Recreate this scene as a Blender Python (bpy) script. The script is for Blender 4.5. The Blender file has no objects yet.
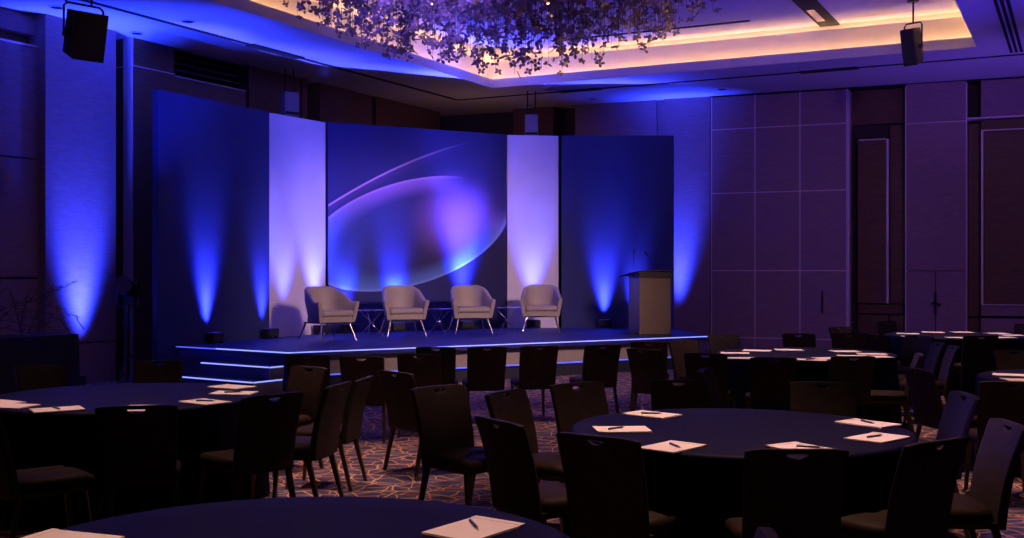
import bpy, bmesh, math, random
from mathutils import Vector, Matrix
random.seed(7)
PI = math.pi
R = math.radians
C = bpy.context.scene.collection

# ------------------------------------------------------------------ camera model
F = 1100.0            # focal length in pixels of a 1024 wide frame
HY = 271.0            # row of the horizon
HC = 1.64             # eye height
def at(px, py, z):    # point of known height seen at a pixel
    d = (HC - z) * F / (py - HY)
    return Vector(((px - 512) / F * d, d, z))
def atd(px, d, z=0.0):
    return Vector(((px - 512) / F * d, d, z))

# ------------------------------------------------------------------ mesh builder
class MB:
    def __init__(s):
        s.v = []; s.f = []
    def add(s, vs, fs):
        n = len(s.v)
        s.v += [tuple(p) for p in vs]
        s.f += [tuple(i + n for i in q) for q in fs]
        return s
    def obox(s, o, ux, uy, uz):      # corner + three edge vectors
        o, ux, uy, uz = Vector(o), Vector(ux), Vector(uy), Vector(uz)
        p = [o, o+ux, o+ux+uy, o+uy, o+uz, o+ux+uz, o+ux+uy+uz, o+uy+uz]
        fs = [(0,3,2,1), (4,5,6,7), (0,1,5,4), (1,2,6,5), (2,3,7,6), (3,0,4,7)]
        if ux.cross(uy).dot(uz) < 0: fs = [q[::-1] for q in fs]
        return s.add(p, fs)
    def box(s, c, size, rz=0.0):
        m = Matrix.Rotation(rz, 3, 'Z')
        ux, uy, uz = m @ Vector((size[0],0,0)), m @ Vector((0,size[1],0)), Vector((0,0,size[2]))
        return s.obox(Vector(c) - ux/2 - uy/2 - uz/2, ux, uy, uz)
    def prism(s, poly, z0, z1):
        n = len(poly)
        a = sum(poly[i][0]*poly[(i+1)%n][1] - poly[(i+1)%n][0]*poly[i][1] for i in range(n))
        if a < 0: poly = poly[::-1]
        vs = [(p[0],p[1],z0) for p in poly] + [(p[0],p[1],z1) for p in poly]
        fs = [tuple(range(n-1,-1,-1)), tuple(range(n,2*n))] + [(i,(i+1)%n,(i+1)%n+n,i+n) for i in range(n)]
        return s.add(vs, fs)
    def quad(s, a, b, c, d):
        return s.add([a,b,c,d], [(0,1,2,3)])
    def tube(s, pts, r, n=8, r1=None, caps=True):
        pts = [Vector(p) for p in pts]
        vs = []; fs = []
        m = len(pts); prev = None
        for i, p in enumerate(pts):
            t = (pts[min(i+1,m-1)] - pts[max(i-1,0)])
            t.normalize()
            if prev is None:
                a = t.orthogonal().normalized()
            else:
                a = (prev - t * prev.dot(t))
                a = a.normalized() if a.length > 1e-6 else t.orthogonal().normalized()
            prev = a
            b = t.cross(a)
            rr = r if r1 is None else r + (r1 - r) * i / max(1, m-1)
            for k in range(n):
                ph = 2*PI*k/n
                vs.append(p + a*math.cos(ph)*rr + b*math.sin(ph)*rr)
        for i in range(m-1):
            for k in range(n):
                fs.append((i*n+k, i*n+(k+1)%n, (i+1)*n+(k+1)%n, (i+1)*n+k))
        if caps:
            fs.append(tuple(range(n-1,-1,-1))); fs.append(tuple(range((m-1)*n, m*n)))
        return s.add(vs, fs)
    def lathe(s, prof, n=32, c=(0,0,0)):   # prof: list of (r, z)
        vs = []; fs = []
        for r, z in prof:
            for k in range(n):
                ph = 2*PI*k/n
                vs.append((c[0]+r*math.cos(ph), c[1]+r*math.sin(ph), c[2]+z))
        m = len(prof)
        for i in range(m-1):
            for k in range(n):
                fs.append((i*n+k, i*n+(k+1)%n, (i+1)*n+(k+1)%n, (i+1)*n+k))
        fs.append(tuple(range(n-1,-1,-1))); fs.append(tuple(range((m-1)*n, m*n)))
        return s.add(vs, fs)
    def build(s, name, mat=None, parent=None, loc=None, bevel=0.0, smooth=None, sub=0):
        me = bpy.data.meshes.new(name)
        me.from_pydata(s.v, [], s.f)
        me.validate(); me.update()
        if smooth is not None:
            me.polygons.foreach_set('use_smooth', [True]*len(me.polygons))
            if smooth < 180: me.set_sharp_from_angle(angle=R(smooth))
        if mat: me.materials.append(mat)
        o = bpy.data.objects.new(name, me)
        C.objects.link(o)
        if parent: o.parent = parent
        if loc is not None: o.location = loc
        if bevel:
            b = o.modifiers.new('bevel', 'BEVEL'); b.width = bevel; b.segments = 2; b.limit_method = 'ANGLE'; b.angle_limit = R(40)
        if sub:
            b = o.modifiers.new('subdivision', 'SUBSURF'); b.levels = sub; b.render_levels = sub
        return o

def tag(o, label, cat, group=None, kind=None):
    o['label'] = label; o['category'] = cat
    if group: o['group'] = group
    if kind: o['kind'] = kind
    return o
def thing(name, label, cat, loc=(0,0,0), rz=0.0, group=None):
    o = bpy.data.objects.new(name, None); C.objects.link(o)
    o.empty_display_size = 0.1
    o.location = loc; o.rotation_euler = (0,0,rz)
    return tag(o, label, cat, group)
def structure(o):
    o['kind'] = 'structure'; return o
def dup(root, loc, rz, label, group=None, scale=None):
    r = root.copy(); C.objects.link(r); r.location = loc; r.rotation_euler = (0,0,rz)
    r['label'] = label
    if group: r['group'] = group
    for ch in list(root.children):
        c = ch.copy(); C.objects.link(c); c.parent = r
        for g in ch.children:
            d = g.copy(); C.objects.link(d); d.parent = c
    return r

# ------------------------------------------------------------------ materials
def mat(name, col, rough=0.6, metal=0.0, spec=0.5, noise=None, nscale=20.0, bump=0.0, bscale=200.0, sheen=0.0, stretch=None):
    m = bpy.data.materials.new(name); m.use_nodes = True
    nt = m.node_tree; b = nt.nodes['Principled BSDF']
    b.inputs['Base Color'].default_value = (*col, 1); b.inputs['Roughness'].default_value = rough
    b.inputs['Metallic'].default_value = metal; b.inputs['Specular IOR Level'].default_value = spec
    if sheen: b.inputs['Sheen Weight'].default_value = sheen
    tc = nt.nodes.new('ShaderNodeTexCoord')
    src = tc.outputs['Object']
    if stretch:
        mp = nt.nodes.new('ShaderNodeMapping'); mp.inputs['Scale'].default_value = stretch
        nt.links.new(src, mp.inputs['Vector']); src = mp.outputs['Vector']
    if noise:
        n = nt.nodes.new('ShaderNodeTexNoise'); n.inputs['Scale'].default_value = nscale; n.inputs['Detail'].default_value = 6
        r = nt.nodes.new('ShaderNodeValToRGB')
        r.color_ramp.elements[0].position = 0.3; r.color_ramp.elements[1].position = 0.7
        r.color_ramp.elements[0].color = (*[c*(1-noise) for c in col], 1)
        r.color_ramp.elements[1].color = (*[min(1,c*(1+noise)) for c in col], 1)
        nt.links.new(src, n.inputs['Vector']); nt.links.new(n.outputs['Fac'], r.inputs['Fac']); nt.links.new(r.outputs['Color'], b.inputs['Base Color'])
    if bump:
        n2 = nt.nodes.new('ShaderNodeTexNoise'); n2.inputs['Scale'].default_value = bscale; n2.inputs['Detail'].default_value = 3
        bp = nt.nodes.new('ShaderNodeBump'); bp.inputs['Strength'].default_value = bump; bp.inputs['Distance'].default_value = 0.01
        nt.links.new(src, n2.inputs['Vector']); nt.links.new(n2.outputs['Fac'], bp.inputs['Height']); nt.links.new(bp.outputs['Normal'], b.inputs['Normal'])
    return m
def emis(name, col, strength):
    m = bpy.data.materials.new(name); m.use_nodes = True
    b = m.node_tree.nodes['Principled BSDF']
    b.inputs['Base Color'].default_value = (*col, 1)
    b.inputs['Emission Color'].default_value = (*col, 1); b.inputs['Emission Strength'].default_value = strength
    return m

M = {}
M['wall_fabric'] = mat('wall fabric', (0.34,0.21,0.27), 0.85, noise=0.12, nscale=6, bump=0.15, bscale=120, stretch=(1,1,6))
M['wall_wood'] = mat('dark veneer', (0.15,0.070,0.045), 0.5, noise=0.2, nscale=4, bump=0.05, bscale=60, stretch=(1,1,8))
M['wall_base'] = mat('wall recess paint', (0.05,0.035,0.035), 0.7, noise=0.1)
M['inlay'] = mat('satin metal inlay', (0.85,0.70,0.80), 0.5, metal=0.15)
M['black_gap'] = mat('black reveal', (0.008,0.007,0.008), 0.8)
M['ceiling'] = mat('ceiling paint', (0.62,0.58,0.62), 0.8, noise=0.03, nscale=3)
M['cove'] = mat('cove plaster', (0.75,0.68,0.62), 0.8, noise=0.03, nscale=3)
M['cloth'] = mat('navy tablecloth', (0.0030,0.0023,0.021), 0.6, spec=0.08, noise=0.12, nscale=30, bump=0.05, bscale=500)
M['chair_uph'] = mat('black brown upholstery', (0.024,0.014,0.009), 0.6, spec=0.10, noise=0.15, nscale=14, bump=0.08, bscale=300)
M['chair_back'] = mat('dark back upholstery', (0.042,0.029,0.026), 0.55, spec=0.15, noise=0.15, nscale=14, bump=0.08, bscale=300)
M['chair_metal'] = mat('bronze chair metal', (0.11,0.075,0.05), 0.4, metal=0.8, noise=0.1)
M['paper'] = mat('notepad paper', (0.84,0.74,0.70), 0.7, noise=0.03)
M['pen'] = mat('dark pen plastic', (0.012,0.012,0.02), 0.3)
M['pen_metal'] = mat('pen metal', (0.6,0.55,0.5), 0.3, metal=1.0)
M['stage_deck'] = mat('stage carpet', (0.010,0.014,0.15), 0.55, noise=0.15, nscale=25, bump=0.1, bscale=300)
M['stage_face'] = mat('stage fascia laminate', (0.30,0.26,0.24), 0.45, noise=0.05)
M['stage_dark'] = mat('stage skirt black', (0.012,0.012,0.02), 0.6)
M['riser_blue'] = mat('step riser blue', (0.06,0.06,0.45), 0.4)
M['led_blue'] = emis('blue white led', (0.30,0.34,1.0), 1.3)
M['led_dim'] = emis('dim blue led', (0.10,0.12,1.0), 1.1)
M['led_warm'] = emis('warm cove led', (1.0,0.60,0.31), 9.5)
M['led_warm_slim'] = emis('slim warm cove led', (1.0,0.62,0.33), 11.0)
M['panel_white'] = mat('white backdrop fabric', (0.84,0.78,0.84), 0.75, noise=0.03, nscale=3)
M['panel_edge'] = mat('backdrop edge', (0.03,0.03,0.10), 0.6)
M['armchair'] = mat('cream armchair leather', (0.38,0.33,0.30), 0.5, spec=0.4, noise=0.04, nscale=8, bump=0.04, bscale=150)
M['chrome'] = mat('polished chrome', (0.75,0.66,0.62), 0.2, metal=1.0)
M['glass_top'] = mat('smoked glass top', (0.16,0.13,0.15), 0.15, spec=0.7)
M['black_metal'] = mat('black powder coat', (0.015,0.015,0.018), 0.45)
M['black_cab'] = mat('black cabinet', (0.022,0.020,0.022), 0.6, noise=0.1, nscale=60)
M['grille'] = mat('black speaker grille', (0.016,0.015,0.018), 0.5, bump=0.4, bscale=900)
M['white_box'] = mat('white cabinet paint', (0.34,0.31,0.42), 0.5)
M['lectern_face'] = mat('lectern tan veneer', (0.16,0.11,0.075), 0.55, noise=0.08, nscale=5, stretch=(1,1,5))
M['lectern_side'] = mat('lectern side laminate', (0.10,0.09,0.16), 0.35)
M['drape'] = mat('black buffet drape', (0.012,0.011,0.016), 0.85)
M['wire'] = mat('dark wire', (0.14,0.10,0.10), 0.5, metal=0.3)
M['thin_wire'] = mat('thin dark cable', (0.03,0.025,0.025), 0.6)
M['lens'] = emis('uplight lens', (0.06,0.07,0.6), 0.25)
M['petal'] = mat('bronze chandelier leaf', (0.30,0.21,0.19), 0.40, metal=0.40, noise=0.35, nscale=2.0)
M['bulb'] = emis('chandelier glint', (1.0,0.72,0.5), 3.0)
M['handle'] = mat('dark door handle', (0.05,0.04,0.05), 0.35, metal=0.8)

def floor_mat():
    m = bpy.data.materials.new('carpet'); m.use_nodes = True
    nt = m.node_tree; L = nt.links.new; N = nt.nodes.new
    b = nt.nodes['Principled BSDF']; b.inputs['Roughness'].default_value = 0.95; b.inputs['Specular IOR Level'].default_value = 0.1
    tc = N('ShaderNodeTexCoord')
    nz = N('ShaderNodeTexNoise'); nz.inputs['Scale'].default_value = 2.2; nz.inputs['Detail'].default_value = 2
    L(tc.outputs['Object'], nz.inputs['Vector'])
    mx = N('ShaderNodeVectorMath'); mx.operation = 'SCALE'; mx.inputs['Scale'].default_value = 0.24
    L(nz.outputs['Color'], mx.inputs[0])
    ad = N('ShaderNodeVectorMath'); ad.operation = 'ADD'
    L(tc.outputs['Object'], ad.inputs[0]); L(mx.outputs['Vector'], ad.inputs[1])
    fac = None
    for sc, w in ((3.7, 0.024), (6.0, 0.026)):
        v = N('ShaderNodeTexVoronoi'); v.feature = 'DISTANCE_TO_EDGE'; v.voronoi_dimensions = '2D'; v.inputs['Scale'].default_value = sc
        L(ad.outputs['Vector'], v.inputs['Vector'])
        mr = N('ShaderNodeMapRange'); mr.inputs['From Min'].default_value = w*0.6; mr.inputs['From Max'].default_value = w*1.5
        mr.inputs['To Min'].default_value = 1; mr.inputs['To Max'].default_value = 0
        L(v.outputs['Distance'], mr.inputs['Value'])
        if fac is None: fac = mr.outputs['Result']
        else:
            mm = N('ShaderNodeMath'); mm.operation = 'MAXIMUM'
            L(fac, mm.inputs[0]); L(mr.outputs['Result'], mm.inputs[1]); fac = mm.outputs['Value']
    n2 = N('ShaderNodeTexNoise'); n2.inputs['Scale'].default_value = 1.4; n2.inputs['Detail'].default_value = 3
    L(tc.outputs['Object'], n2.inputs['Vector'])
    cr = N('ShaderNodeValToRGB'); cr.color_ramp.elements[0].position = .35; cr.color_ramp.elements[1].position = .65
    cr.color_ramp.elements[0].color = (0.70,0.30,0.09,1); cr.color_ramp.elements[1].color = (0.80,0.47,0.28,1)
    L(n2.outputs['Fac'], cr.inputs['Fac'])
    n3 = N('ShaderNodeTexNoise'); n3.inputs['Scale'].default_value = 7; n3.inputs['Detail'].default_value = 4
    L(tc.outputs['Object'], n3.inputs['Vector'])
    gr = N('ShaderNodeValToRGB'); gr.color_ramp.elements[0].position = .35; gr.color_ramp.elements[1].position = .7
    gr.color_ramp.elements[0].color = (0.050,0.042,0.085,1); gr.color_ramp.elements[1].color = (0.15,0.12,0.20,1)
    L(n3.outputs['Fac'], gr.inputs['Fac'])
    mc = N('ShaderNodeMix'); mc.data_type = 'RGBA'
    L(fac, mc.inputs['Factor']); L(gr.outputs['Color'], mc.inputs['A']); L(cr.outputs['Color'], mc.inputs['B'])
    L(mc.outputs['Result'], b.inputs['Base Color'])
    return m
M['carpet'] = floor_mat()

def blue_panel_mat(name, top, bot):   # printed fabric, a plain blue print that is paler at the top of the artwork
    m = bpy.data.materials.new(name); m.use_nodes = True
    nt = m.node_tree; L = nt.links.new; N = nt.nodes.new
    b = nt.nodes['Principled BSDF']; b.inputs['Roughness'].default_value = 0.75
    n = N('ShaderNodeTexNoise'); n.inputs['Scale'].default_value = 1.5
    tc = N('ShaderNodeTexCoord'); L(tc.outputs['Object'], n.inputs['Vector'])
    cr = N('ShaderNodeValToRGB'); cr.color_ramp.elements[0].position = .3; cr.color_ramp.elements[1].position = .7
    cr.color_ramp.elements[0].color = (*bot,1); cr.color_ramp.elements[1].color = (*top,1)
    L(n.outputs['Fac'], cr.inputs['Fac']); L(cr.outputs['Color'], b.inputs['Base Color'])
    return m
M['panel_blue'] = blue_panel_mat('blue printed backdrop', (0.036,0.048,0.165), (0.030,0.040,0.145))

def art_mat():   # artwork of the middle panel: a planet-like disc with a bright rim and a fine streak, on the panel's own coordinates (x along, z up, metres)
    m = bpy.data.materials.new('printed arc artwork'); m.use_nodes = True
    nt = m.node_tree; L = nt.links.new; N = nt.nodes.new
    b = nt.nodes['Principled BSDF']; b.inputs['Roughness'].default_value = 0.7
    tc = N('ShaderNodeTexCoord'); sp = N('ShaderNodeSeparateXYZ'); L(tc.outputs['Object'], sp.inputs[0])
    def mt(op, a, c=None, clamp=False):
        n = N('ShaderNodeMath'); n.operation = op; n.use_clamp = clamp
        for i, x in enumerate((a, c)):
            if x is None: continue
            if isinstance(x, (int, float)): n.inputs[i].default_value = x
            else: L(x, n.inputs[i])
        return n.outputs[0]
    X, Z = sp.outputs['X'], sp.outputs['Z']
    def ellipse(cx, cz, a, bb, ang):
        dx = mt('SUBTRACT', X, cx); dz = mt('SUBTRACT', Z, cz)
        ca, sa = math.cos(ang), math.sin(ang)
        u = mt('ADD', mt('MULTIPLY', dx, ca), mt('MULTIPLY', dz, sa))
        v = mt('SUBTRACT', mt('MULTIPLY', dz, ca), mt('MULTIPLY', dx, sa))
        q = mt('ADD', mt('POWER', mt('DIVIDE', u, a), 2.0), mt('POWER', mt('DIVIDE', v, bb), 2.0))
        return mt('SQRT', q)
    def ramp(v, f0, f1, t0, t1):
        n = N('ShaderNodeMapRange'); n.interpolation_type = 'SMOOTHSTEP'
        L(v, n.inputs['Value'])
        for k, x in (('From Min', f0), ('From Max', f1), ('To Min', t0), ('To Max', t1)): n.inputs[k].default_value = x
        return n.outputs[0]
    e = ellipse(*ART)
    inside0 = ramp(e, 0.992, 1.004, 1, 0)
    def blob(cx, cz, rx, rz): return ramp(ellipse(cx, cz, rx, rz, 0.3), 0.0, 1.0, 1, 0)
    soft = ramp(ellipse(3.35, 3.25, 1.45, 0.85, -0.2), 0.35, 1.0, 1, 0)
    inside = mt('ADD', mt('MULTIPLY', inside0, mt('SUBTRACT', 1.0, soft)), mt('MULTIPLY', ramp(e, 0.55, 1.2, 1, 0), soft))
    rim = mt('MULTIPLY', ramp(e, 0.62, 1.0, 0, 1), inside)
    edge = mt('MULTIPLY', ramp(e, 0.93, 0.995, 0, 1), inside)
    # fine streak: a shallow parabola above the disc
    par = mt('ADD', mt('MULTIPLY', mt('ADD', mt('MULTIPLY', X, -0.0656), 0.639), X), 2.785)
    dz = mt('ABSOLUTE', mt('SUBTRACT', Z, par))
    fade = ramp(X, 0.7, 2.9, 1, 0)
    line = mt('MULTIPLY', ramp(dz, 0.004, 0.030, 1, 0), fade)
    halo = mt('MULTIPLY', mt('MULTIPLY', ramp(dz, 0.0, 0.22, 1, 0), fade), ramp(mt('SUBTRACT', Z, par), -0.01, 0.02, 1, 0))
    top = ramp(Z, 2.0, 3.2, 0, 1)
    def blob(cx, cz, rx, rz): return ramp(ellipse(cx, cz, rx, rz, 0.3), 0.0, 1.0, 1, 0)
    def mixc(f, A, B):
        n = N('ShaderNodeMix'); n.data_type = 'RGBA'; L(f, n.inputs['Factor'])
        for k, x in (('A', A), ('B', B)):
            if isinstance(x, tuple): n.inputs[k].default_value = (*x, 1)
            else: L(x, n.inputs[k])
        return n.outputs['Result']
    right = ramp(X, 1.4, 3.4, 0, 1)
    base = mixc(right, (0.026,0.030,0.19), (0.016,0.015,0.085))
    body = mixc(ramp(X, 0.2, 2.2, 0, 1), (0.035,0.065,0.30), (0.030,0.020,0.11))
    c0 = mixc(inside, base, body)
    vio = mt('MULTIPLY', mt('MULTIPLY', blob(2.55, 2.65, 1.15, 0.95), inside), 0.75)
    c1 = mixc(vio, c0, (0.50,0.24,0.72))
    rimc = mixc(top, (0.12,0.28,0.80), (0.40,0.20,0.66))
    strength = mixc(soft, (0.92,0.92,0.92), (0.04,0.04,0.04))
    c2 = mixc(mt('MULTIPLY', rim, strength), c1, rimc)
    c3 = mixc(mt('MULTIPLY', mt('MULTIPLY', edge, strength), 0.55), c2, mixc(top, (0.36,0.52,0.95), (0.75,0.42,0.90)))
    c3b = mixc(mt('MULTIPLY', halo, 0.20), c3, (0.35,0.16,0.55))
    c4 = mixc(mt('MULTIPLY', line, 0.8), c3b, (0.85,0.50,0.95))
    L(c4, b.inputs['Base Color'])
    return m

# ------------------------------------------------------------------ room geometry
H = 5.25
CORNER = Vector((-1.51, 25.2, 0))
UB = Vector((10.99, -4.8, 0)).normalized()        # along the back wall, to the right
NB = Vector((UB.y, -UB.x, 0)); NB = NB if NB.y < 0 else -NB          # into the room
UL = Vector((-5.43, -10.3, 0)).normalized()       # along the left wall, towards the camera
NL = Vector((-UL.y, UL.x, 0)); NL = NL if NL.x > 0 else -NL
def s_on(origin, u, px):     # distance along a wall line where it is seen at column px
    k = (px - 512) / F
    return (k*origin.y - origin.x) / (u.x - k*u.y)
def sb(px, off=0.0): return s_on(CORNER + NB*off, UB, px)
def sl(px, off=0.0): return s_on(CORNER + NL*off, UL, px)
def zb(px, py):              # height of a mark on the back wall face
    p = CORNER + UB*sb(px); return HC - (py - HY)*p.y/F
def zl(px, py):
    p = CORNER + UL*sl(px); return HC - (py - HY)*p.y/F

# floor
fl = MB().quad((-14,-3,0),(20,-3,0),(20,32,0),(-14,32,0)).build('floor', M['carpet']); structure(fl)

def slab(mb, O, u, n, s0, s1, z0, z1, d0, d1):   # box on a wall: s along, z up, d out of the wall
    o = O + u*s0 + n*d0; o = Vector((o.x, o.y, z0))
    mb.obox(o, u*(s1-s0), n*(d1-d0), Vector((0,0,z1-z0)))

# ---- back wall: recessed base plane, faces at d=0
wb = MB(); slab(wb, CORNER, UB, NB, -1.0, 19.0, 0, H, -0.62, -0.40)
wall_back = structure(wb.build('wall_back', M['wall_base']))
def bpart(name, m, items, bevel=0.0):
    mb = MB()
    for (a, b_, z0, z1, d0, d1) in items: slab(mb, CORNER, UB, NB, a, b_, z0, z1, d0, d1)
    return mb.build(name, m, wall_back, bevel=bevel)
S = sb
# far left end: dark recess, brown pier, dark gap, blue lit field
bpart('pier', M['wall_wood'], [(S(513), S(553), 0, H, -0.40, 0.0)])
bpart('wall_panel', M['wall_fabric'], [(S(575), S(657)-0.02, 0, H, -0.40, 0.0)])
bpart('pilaster', M['wall_fabric'], [(S(664), S(710), 0, H, -0.40, 0.02)])
bpart('wall_panel', M['wall_fabric'], [(S(657), S(664), 0, H, -0.40, -0.06)])
# three column panelled field 711..848
cols = [S(712), S(755.4), S(800.3), S(847)]
rows = [0.0, zb(711,336.6), zb(711,270.6), zb(711,193.8), zb(711,130.4), H-0.03]
items = []
for i in range(3):
    for j in range(5):
        items.append((cols[i]+0.012, cols[i+1]-0.012, rows[j]+0.010, rows[j+1]-0.010, -0.40, 0.05 if j else 0.075))
bpart('wall_panel', M['wall_fabric'], items)
inl = [(c-0.014, c+0.014, 0.0, H-0.03, -0.2, 0.045) for c in cols]
inl += [(cols[0], cols[3], r-0.011, r+0.011, -0.2, 0.044) for r in rows[1:5]]
bpart('inlay', M['inlay'], inl)
bpart('shadow_gap', M['black_gap'], [(S(710), cols[0]-0.014, 0, H, -0.40, 0.0)])
# return, recess with framed door panel
bpart('recess_panel', M['wall_wood'], [(S(847)+0.02, S(907)-0.05, zb(880,122), H, -0.40, -0.30),
      (S(856.5), S(885), zb(880,303.5), zb(880,138), -0.40, -0.22), (S(889), S(906)-0.03, zb(880,303.5), zb(880,124.5), -0.40, -0.27),
      (S(856.5), S(886.5), 0.02, zb(880,315.5), -0.40, -0.25), (S(888.5), S(906)-0.03, 0.02, zb(880,315.5), -0.40, -0.25),
      (S(856.5), S(906)-0.03, zb(880,314), zb(880,305), -0.40, -0.27)])
bpart('recess_edge', M['inlay'], [(S(885)+0.01, S(885)+0.05, zb(880,303.5), zb(880,138), -0.40, -0.19), (S(858), S(885), zb(880,138.6), zb(880,137.4), -0.40, -0.20),
      (S(848.3), S(848.3)+0.025, 0, H-0.05, -0.30, 0.055), (S(906)-0.015, S(906)+0.01, 0.0, H-0.05, -0.30, 0.01)])
# pilaster with flush door leaves
bpart('pilaster', M['wall_fabric'], [(S(906.5), S(966), zb(935,271)+0.01, zb(935,122.5)-0.01, -0.40, 0.03), (S(906.5), S(966), zb(935,122.5)+0.01, H-0.02, -0.40, 0.03)])
bpart('inlay', M['inlay'], [(S(907), S(966), zb(935,122.5)-0.008, zb(935,122.5)+0.008, -0.2, 0.024), (S(966), S(966)+0.02, 0, H-0.05, -0.3, 0.03)])
# narrow dark recess and the large framed field on the right
bpart('recess_panel', M['wall_wood'], [(S(968), S(981)-0.02, zb(975,317), zb(975,122), -0.40, -0.33), (S(968), S(981), 0.0, zb(975,319), -0.40, -0.28)])
bpart('wall_panel', M['wall_fabric'], [(S(981), S(1100), zb(1010,117)+0.02, H-0.02, -0.40, 0.0), (S(981), S(1100), 0.0, zb(1000,318)-0.01, -0.40, 0.0), (S(981), S(1100), zb(1000,316), zb(1000,306), -0.40, -0.04)])
bpart('recess_panel', M['wall_wood'], [(S(984), S(1098), zb(1000,305), zb(1010,129), -0.40, -0.10), (S(981), S(1100), zb(1010,128), zb(1010,118), -0.40, -0.16)])
bpart('recess_edge', M['inlay'], [(S(981), S(983.3), zb(1000,305), zb(1010,129.5), -0.40, 0.0), (S(981), S(1100), zb(1000,305.4), zb(1000,304.4), -0.40, 0.01), (S(981), S(1100), zb(1010,129.5), zb(1010,128.6), -0.40, 0.0),
      (S(967), S(1100), zb(1010,117), zb(1010,116)+0.005, -0.40, 0.02)])
bpart('wall_panel', M['wall_fabric'], [(S(1102), 18.9, 0, H-0.02, -0.40, 0.0)])
bpart('cornice', M['black_gap'], [(S(711), 18.9, H-0.03, H, -0.40, 0.02)])
bt = MB()
for a, b_ in ((S(575), S(710)),): slab(bt, CORNER, UB, NB, a, b_, 0, 0.28, 0.0, 0.03)
structure(bt.build('baseboard_back', M['wall_fabric']))
# door leaves in the pilaster, with handles
def door(n, px0, px1, pxm, pxh, d):
    mb = MB(); zt = zb(935,271)-0.005
    slab(mb, CORNER, UB, NB, S(px0), S(pxm)-0.008, 0.01, zt, -0.35, d)
    slab(mb, CORNER, UB, NB, S(pxm)+0.008, S(px1), 0.01, zt, -0.35, d)
    o = structure(mb.build('door_%d' % n, M['wall_fabric']))
    h = MB(); s0 = S(pxh)
    base = CORNER + UB*s0 + NB*(d+0.05)
    z0, z1 = zb(pxh,314), zb(pxh,292)
    h.tube([(base.x, base.y, z0), (base.x, base.y, z1)], 0.022, 10)
    for z in (z0+0.05, z1-0.05):
        q = base - NB*0.06
        h.tube([(q.x,q.y,z),(base.x,base.y,z)], 0.014, 8)
    b2 = base + UB*0.10
    zz = zb(pxh,304)
    h.tube([(base.x-UB.x*.08, base.y-UB.y*.08, zz), (base.x,base.y,zz+.03), (b2.x,b2.y,zz-.02)], 0.02, 8)
    h.build('door_handle', M['handle'], o, smooth=40)
    return o
door(1, 906.5, 966, 935.5, 935.5, 0.03)
h = MB(); base = CORNER + UB*S(823) + NB*0.10
h.tube([(base.x,base.y,zb(823,313)), (base.x,base.y,zb(823,291))], 0.018, 10)
for zz in (zb(823,297), zb(823,309)):
    q = base - NB*0.06; h.tube([(q.x,q.y,zz),(base.x,base.y,zz)], 0.012, 8)
h.build('door_handle', M['handle'], wall_back, smooth=40)

# ---- left wall
wl = MB(); slab(wl, CORNER, UL, NL, -1.0, 34.0, 0, H, -0.62, -0.40)
wall_left = structure(wl.build('wall_left', M['wall_base']))
def lpart(name, m, items, bevel=0.0):
    mb = MB()
    for (a, b_, z0, z1, d0, d1) in items: slab(mb, CORNER, UL, NL, min(a,b_), max(a,b_), z0, z1, d0, d1)
    return mb.build(name, m, wall_left, bevel=bevel)
T = sl
zu = zl(20,42.5)
lpart('wall_panel', M['wall_fabric'], [(T(43.5)+0.02, 30, 0, zl(20,279), -0.40, -0.05), (T(43.5)+0.02, 30, zl(20,277), zl(20,158), -0.40, -0.05), (T(43.5)+0.02, 30, zl(20,156.5), zu, -0.40, -0.05), (T(43.5)+0.02, 30, zl(20,30), H, -0.40, -0.12)])
lpart('recess_panel', M['wall_wood'], [(T(43.5)+0.02, 30, zu, zl(20,30), -0.40, -0.25)])
lpart('recess_edge', M['inlay'], [(T(43.5)+0.02, 30, zu-0.01, zu+0.012, -0.40, -0.03)])
lpart('pilaster', M['wall_fabric'], [(sl(45.5,0.1), sl(116,0.1), zl(80,342), H, -0.40, 0.10), (sl(45.5,0.1), sl(116,0.1), 0, zl(80,343.5), -0.40, 0.10)])
lpart('wall_panel', M['wall_wood'], [(T(134), T(175), 0, zl(150,69.5), -0.40, 0.0), (T(134), T(175), zl(150,68.5), H, -0.40, -0.02), (T(175), T(246), 0, zl(210,84), -0.40, 0.0), (T(249), T(300), 0, H, -0.40, 0.0), (T(301), T(306), 0, H, -0.40, 0.03), (T(320), T(354.5), 0, H, -0.40, 0.0), (T(356), T(374), 0, H, -0.40, -0.05), (T(376), T(440), 0, H, -0.40, 0.0)])
lpart('recess_edge', M['inlay'], [(T(134), T(175), zl(150,69.5), zl(150,68.5), -0.40, 0.004), (T(175), T(246), zl(210,84), zl(210,83), -0.40, 0.01), (T(133.5)-0.02, T(133.5)+0.02, 0, H, -0.2, -0.02)])
gm = MB()
for k in range(5):
    z = zl(210,82) + 0.10 + k*0.11
    slab(gm, CORNER, UL, NL, T(246), T(176), z, z+0.03, -0.35, -0.14)
gm.build('return_air_grille', M['black_metal'], wall_left)

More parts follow.
